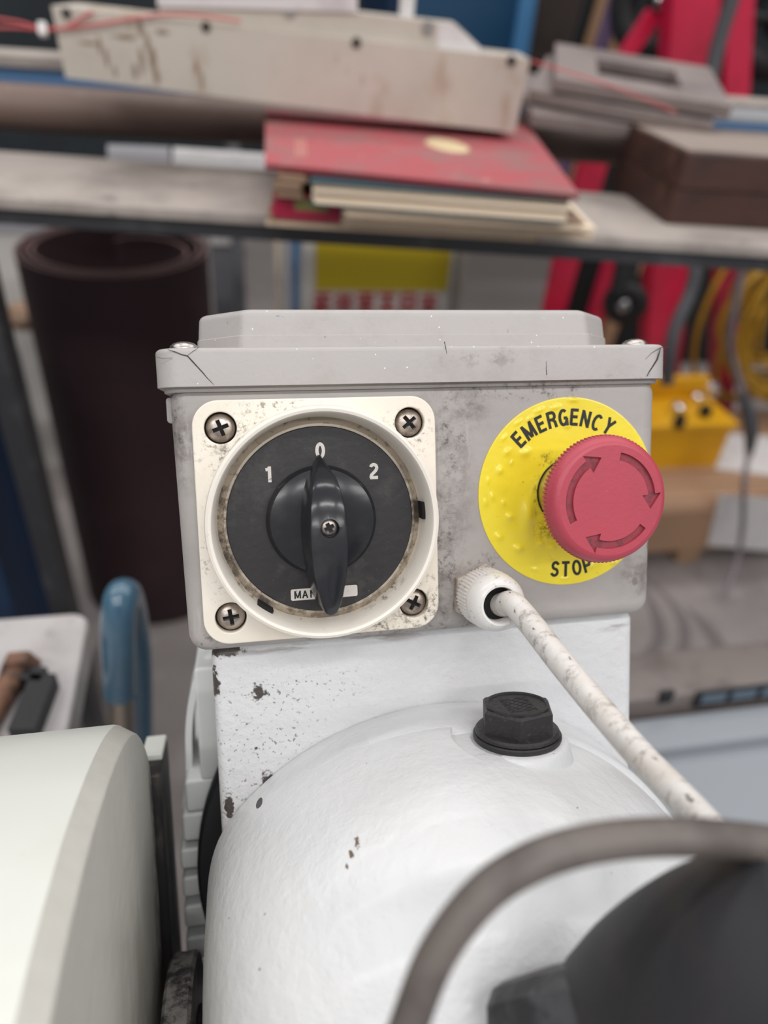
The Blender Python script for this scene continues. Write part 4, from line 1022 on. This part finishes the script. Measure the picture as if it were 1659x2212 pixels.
# ---- poles and boards leaning at the top right
m_pine = mat('pale_pine_board', (190, 152, 116), 0.6, layers=[dict(col=(160, 120, 88), scale=12, lo=.45, hi=.7, stretch=(1, 1, .1))])
m_purp = mat('purple_pole_paint', (106, 86, 118), 0.5)
for (px, yy, ww, m_, lb_, kind) in ((1258, 2.15, .016, m_black, 'black round pole leaning left of the wooden board at the top right', 'pole'), (1283, 2.2, .03, m_pine, 'pale wooden board leaning beside the purple pole', 'board'),
                                    (1311, 2.1, .02, m_purp, 'purple round pole leaning among the boards at the top right', 'pole'), (1338, 2.2, .026, m_pine, 'pale wooden board between purple pole and red trolley', 'board'),
                                    (1570, 2.2, .024, m_pine, 'pale wooden board between the two red trolley rails', 'board')):
    q = at(px, 60, y=yy); lean = Vector((-.06, .0, 0)); bot = Vector((q.x - .10, q.y + .05, 0)); top = q + (q - bot).normalized() * .35
    if kind == 'pole': solo('leaning_pole', G().tube([bot, (bot + top) / 2, top], ww, 18), m_, lb_, 'pole')
    else: solo('leaning_board', G().bar(bot, top, .02, ww * 2, up=(1, 0, 0)), m_, lb_, 'board', smooth=0)

# ---- red hand trucks
m_redp = mat('red_trolley_paint', (208, 30, 70), 0.35, layers=[dict(col=(150, 20, 44), scale=5, lo=.45, hi=.7, amt=.6)], coat=.2)
m_tyre = mat('black_rubber_tyre', (30, 30, 32), 0.6)
m_chrome = mat('shiny_bolt', (220, 220, 224), 0.2, 1.0)


def line_bar(g, pa, pb, yy, wpx, ext=(0.0, 0.0), th=.03):
    a = at(*pa, y=yy); b = at(*pb, y=yy); d = b - a
    k = a.z / (a.z - b.z); bot = a + d * k; top = a - d.normalized() * ext[0]
    sc = (a - CAM).length / F
    return g.bar(bot, top, th, wpx * sc, up=(1, 0, 0)), bot, top


tk = thing('hand_truck', 'red hand truck rails seen under and over the bench left of the wooden beams', 'hand truck', tuple(at(1300, 1000, y=1.85))[:2] + (0,))
g, b1, t1 = line_bar(G(), (1268, 395), (1208, 610), 1.85, 52, (.10, 0)); part('rail', g, m_redp, tk, smooth=0)
g, b2, t2 = line_bar(G(), (1376, 395), (1312, 600), 1.85, 30, (.10, 0)); part('rail', g, m_redp, tk, smooth=0)
part('cross_bar', G().bar(t1, t2, .02, .03), m_redp, tk, smooth=0)
part('toe_plate', G().box((b1.x - .05, 1.70, 0.0), (b2.x + .05, 1.90, .008)), m_redp, tk, smooth=0)
tk = thing('hand_truck', 'large red hand truck with black wheels at the top right', 'hand truck', tuple(at(1500, 1000, y=1.75))[:2] + (0,))
g, b1, t1 = line_bar(G(), (1487, 60), (1436, 640), 1.75, 84, (.25, 0), .05); part('rail', g, m_redp, tk, smooth=0)
g, b2, t2 = line_bar(G(), (1588, 60), (1574, 420), 1.75, 46, (.25, 0), .04); part('rail', g, m_redp, tk, smooth=0)
part('cross_bar', G().bar(t1, t2, .03, .04), m_redp, tk, smooth=0)


def wheel(t, c, R, r, yaw, bolt):
    M_ = tr(*c) @ rot_m('Z', yaw) @ rot_m('Y', 90)
    w_ = part('wheel', G().lathe([(R - r + r * math.cos(2 * PI * k / 16), r * .8 * math.sin(2 * PI * k / 16)) for k in range(16)], 48, M_, closed=True), m_tyre, t)
    part('wheel_disc', G().lathe([(R * .35, -.006), (R * .35, .006)], 32, M_), m_black, w_, root=t)
    q = Vector(c) + (M_.to_3x3() @ Vector((0, 0, 1))) * (-.02 if (M_.to_3x3() @ Vector((0, 0, 1))).y > 0 else .02)
    part('axle_bolt', G().lathe([(.016, -.012), (.016, .006), (.01, .012)], 20, tr(*q) @ rot_m('X', 90)), m_chrome, w_, root=t)


wheel(tk, at(1432, 5, y=1.86), .125, .034, 42, None)
wheel(tk, at(1690, 45, y=1.84), .125, .034, 42, None)
part('wheel_fork', G().bar(at(1412, 30, y=1.80), at(1345, 130, y=1.80), .02, .035, up=(1, 0, 0)), m_redp, tk, smooth=0)
part('axle', G().tube([at(1432, 5, y=1.86), at(1560, 25, y=1.85), at(1690, 45, y=1.84)], .012, 16), m_black, tk)
ct = thing('caster_wheel', 'black caster wheel with shiny bolt under the bench beside the red rail', 'caster', tuple(at(1345, 690, y=1.6)))
wheel(ct, at(1350, 655, y=1.60), .055, .02, 55, None)
part('strap', G().bar(at(1362, 540, y=1.62), at(1340, 640, y=1.60), .02, .055, up=(1, 0, 0)), m_black, ct, smooth=0)
part('stem', G().bar(at(1362, 560, y=1.62), at(1362, 640, y=1.64), .02, .03, up=(1, 0, 0)), m_black, ct, smooth=0)

# ---- hose, yellow cable, power box, crate
m_hose = mat('grey_hose', (84, 84, 88), 0.5)
solo('grey_hose', G().tube(spline([at(1600, -60, y=1.6), at(1548, 110, y=1.6), at(1522, 260, y=1.58), at(1510, 420, y=1.55), at(1500, 600, y=1.5), at(1455, 720, y=1.45), at(1440, 830, y=1.42)], 8), .016, 16), m_hose, 'grey hose running down beside the large red truck rail', 'hose')
m_ycab = mat('yellow_cable', (176, 134, 36), 0.4, layers=[dict(col=(150, 112, 26), scale=30, lo=.45, hi=.7, amt=.7)])
g = G(); cc = at(1690, 690, y=1.62); rr = random.Random(3)
for k in range(15):
    R1 = .17 + rr.uniform(-.06, .03); R2 = .20 + rr.uniform(-.06, .06); ox, oy, oz = rr.uniform(-.03, .05), rr.uniform(-.06, .06), rr.uniform(-.04, .04); tl = rr.uniform(-.25, .25)
    g.tube([(cc.x + ox + R1 * math.cos(a) * math.cos(tl), cc.y + oy + R1 * math.cos(a) * math.sin(tl) + .02 * math.sin(2 * a + k), cc.z + oz + R2 * math.sin(a)) for a in [2 * PI * i / 40 for i in range(41)]], .0075, 10)
solo('yellow_cable_coil', g, m_ycab, 'hanging coil of yellow cable at the right edge under the bench', 'cable coil')
m_gcab = mat('grey_cord', (128, 118, 122), 0.5)
gc = thing('power_lead', 'grey power lead with black plug hanging in front of the yellow cable coil', 'cable', tuple(at(1570, 1290, z=0.0)))
part('sleeve', G().tube(spline([at(1612, 540, y=1.30), at(1592, 640, y=1.30), at(1576, 740, y=1.30), at(1590, 800, y=1.30), at(1608, 860, y=1.28)], 8), .0085, 14), m_gcab, gc)
part('plug', G().tube(spline([at(1604, 850, y=1.28), at(1622, 920, y=1.26), at(1618, 985, y=1.25)], 6), [.010, .012, .014, .015, .016, .016, .016, .016, .015, .013, .012, .010, .008], 14), m_hose, gc)
part('tail', G().tube(spline([at(1618, 975, y=1.25), at(1608, 1040, y=1.17), at(1604, 1140, y=1.13), at(1592, 1210, y=1.10), at(1566, 1285, y=1.05)], 8), .006, 12), m_gcab, gc)

m_crate = mat('pale_crate_wood', (176, 140, 112), 0.65, layers=[dict(col=(146, 112, 88), scale=8, lo=.45, hi=.7, stretch=(.2, 1, 1))])
CZ = .17
fl = at(1380, 1178, z=.035); CY = at(1480, 1214, z=0).y
x0 = at(1330, 1100, y=CY).x
cr = thing('wooden_crate', 'low pale wooden crate standing on the floor at the right edge', 'crate', (x0 + .35, CY + .2, 0))
for k in range(5):
    part('deck_board', G().rbox(x0, x0 + .75, CY + .09 * k, CY + .09 * k + .084, CZ - .018, CZ, .002, .001), m_crate, cr)
part('front_board', G().rbox(x0, x0 + .75, CY - .012, CY + .006, .05, CZ - .002, .002, .001), m_crate, cr)
for xx in (x0 + .02, at(1490, 1195, y=CY).x - .03, x0 + .66):
    part('foot', G().box((xx, CY, 0), (xx + .06, CY + .4, .05)), m_crate, cr, smooth=0)
for k, (pix, lb_) in enumerate((([(1545, 1012), (1700, 1030), (1700, 945), (1570, 935)], 'white paper sheet on the crate beside the yellow box'),)):
    solo('paper_sheet', slab([at(a, b, z=CZ + .003) for a, b in pix], .002), m_paper, lb_, 'paper', smooth=0)
q = [at(a, b, y=CY - .014) for a, b in ((1528, 1178), (1700, 1195), (1700, 1080), (1556, 1068))]
solo('paper_sheet', G().rings([q, [v + Vector((0, .002, 0)) for v in q]]), m_paper, 'white paper sheet stuck on the front of the wooden crate', 'paper', smooth=0)
m_ybox = mat('yellow_power_box', (232, 172, 22), 0.4, layers=[dict(col=(206, 142, 16), scale=10, lo=.45, hi=.7, amt=.5)])
ya, yb_ = at(1418, 1012, z=CZ), at(1566, 1022, z=CZ)
YW = yb_.x - ya.x + .06; yx = ya.x - .06
yz1 = at(1490, 918, y=ya.y).z
pw = thing('power_box', 'yellow portable power box with metal sockets standing on the crate', 'power box', (yx + YW / 2, ya.y + .06, CZ))
part('case', G().rbox(yx, yx + YW, ya.y, ya.y + .15, CZ, yz1, .006, .006), m_ybox, pw)
part('rim', G().rbox(yx - .008, yx + YW + .008, ya.y - .008, ya.y + .158, yz1 - .012, yz1 + .004, .006, .003), m_ybox, pw)
lz = at(1490, 812, y=ya.y + .15).z
part('raised_lid', G().rbox(yx, yx + YW, ya.y + .135, ya.y + .16, yz1, lz, .006, .003), m_ybox, pw)
for px, py, r in ((1465, 880, .018), (1508, 858, .016), (1535, 835, .024), (1525, 885, .015), (1470, 905, .014)):
    q = at(px, py, z=yz1 + .02); part('socket', G().lathe([(r, -.02), (r, .006), (r * .7, .010), (r * .65, .004), (.002, .004)], 24, tr(*q)), m_chrome if r > .015 else m_black, pw)
# ---- black backdrop box added for the darkness behind the trucks
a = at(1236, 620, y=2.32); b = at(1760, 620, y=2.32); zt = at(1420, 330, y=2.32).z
t = thing('shade_backdrop', 'low black backdrop box added as shade behind the red hand trucks and yellow coil', 'cabinet', ((a.x + b.x) / 2, 2.45, 0))
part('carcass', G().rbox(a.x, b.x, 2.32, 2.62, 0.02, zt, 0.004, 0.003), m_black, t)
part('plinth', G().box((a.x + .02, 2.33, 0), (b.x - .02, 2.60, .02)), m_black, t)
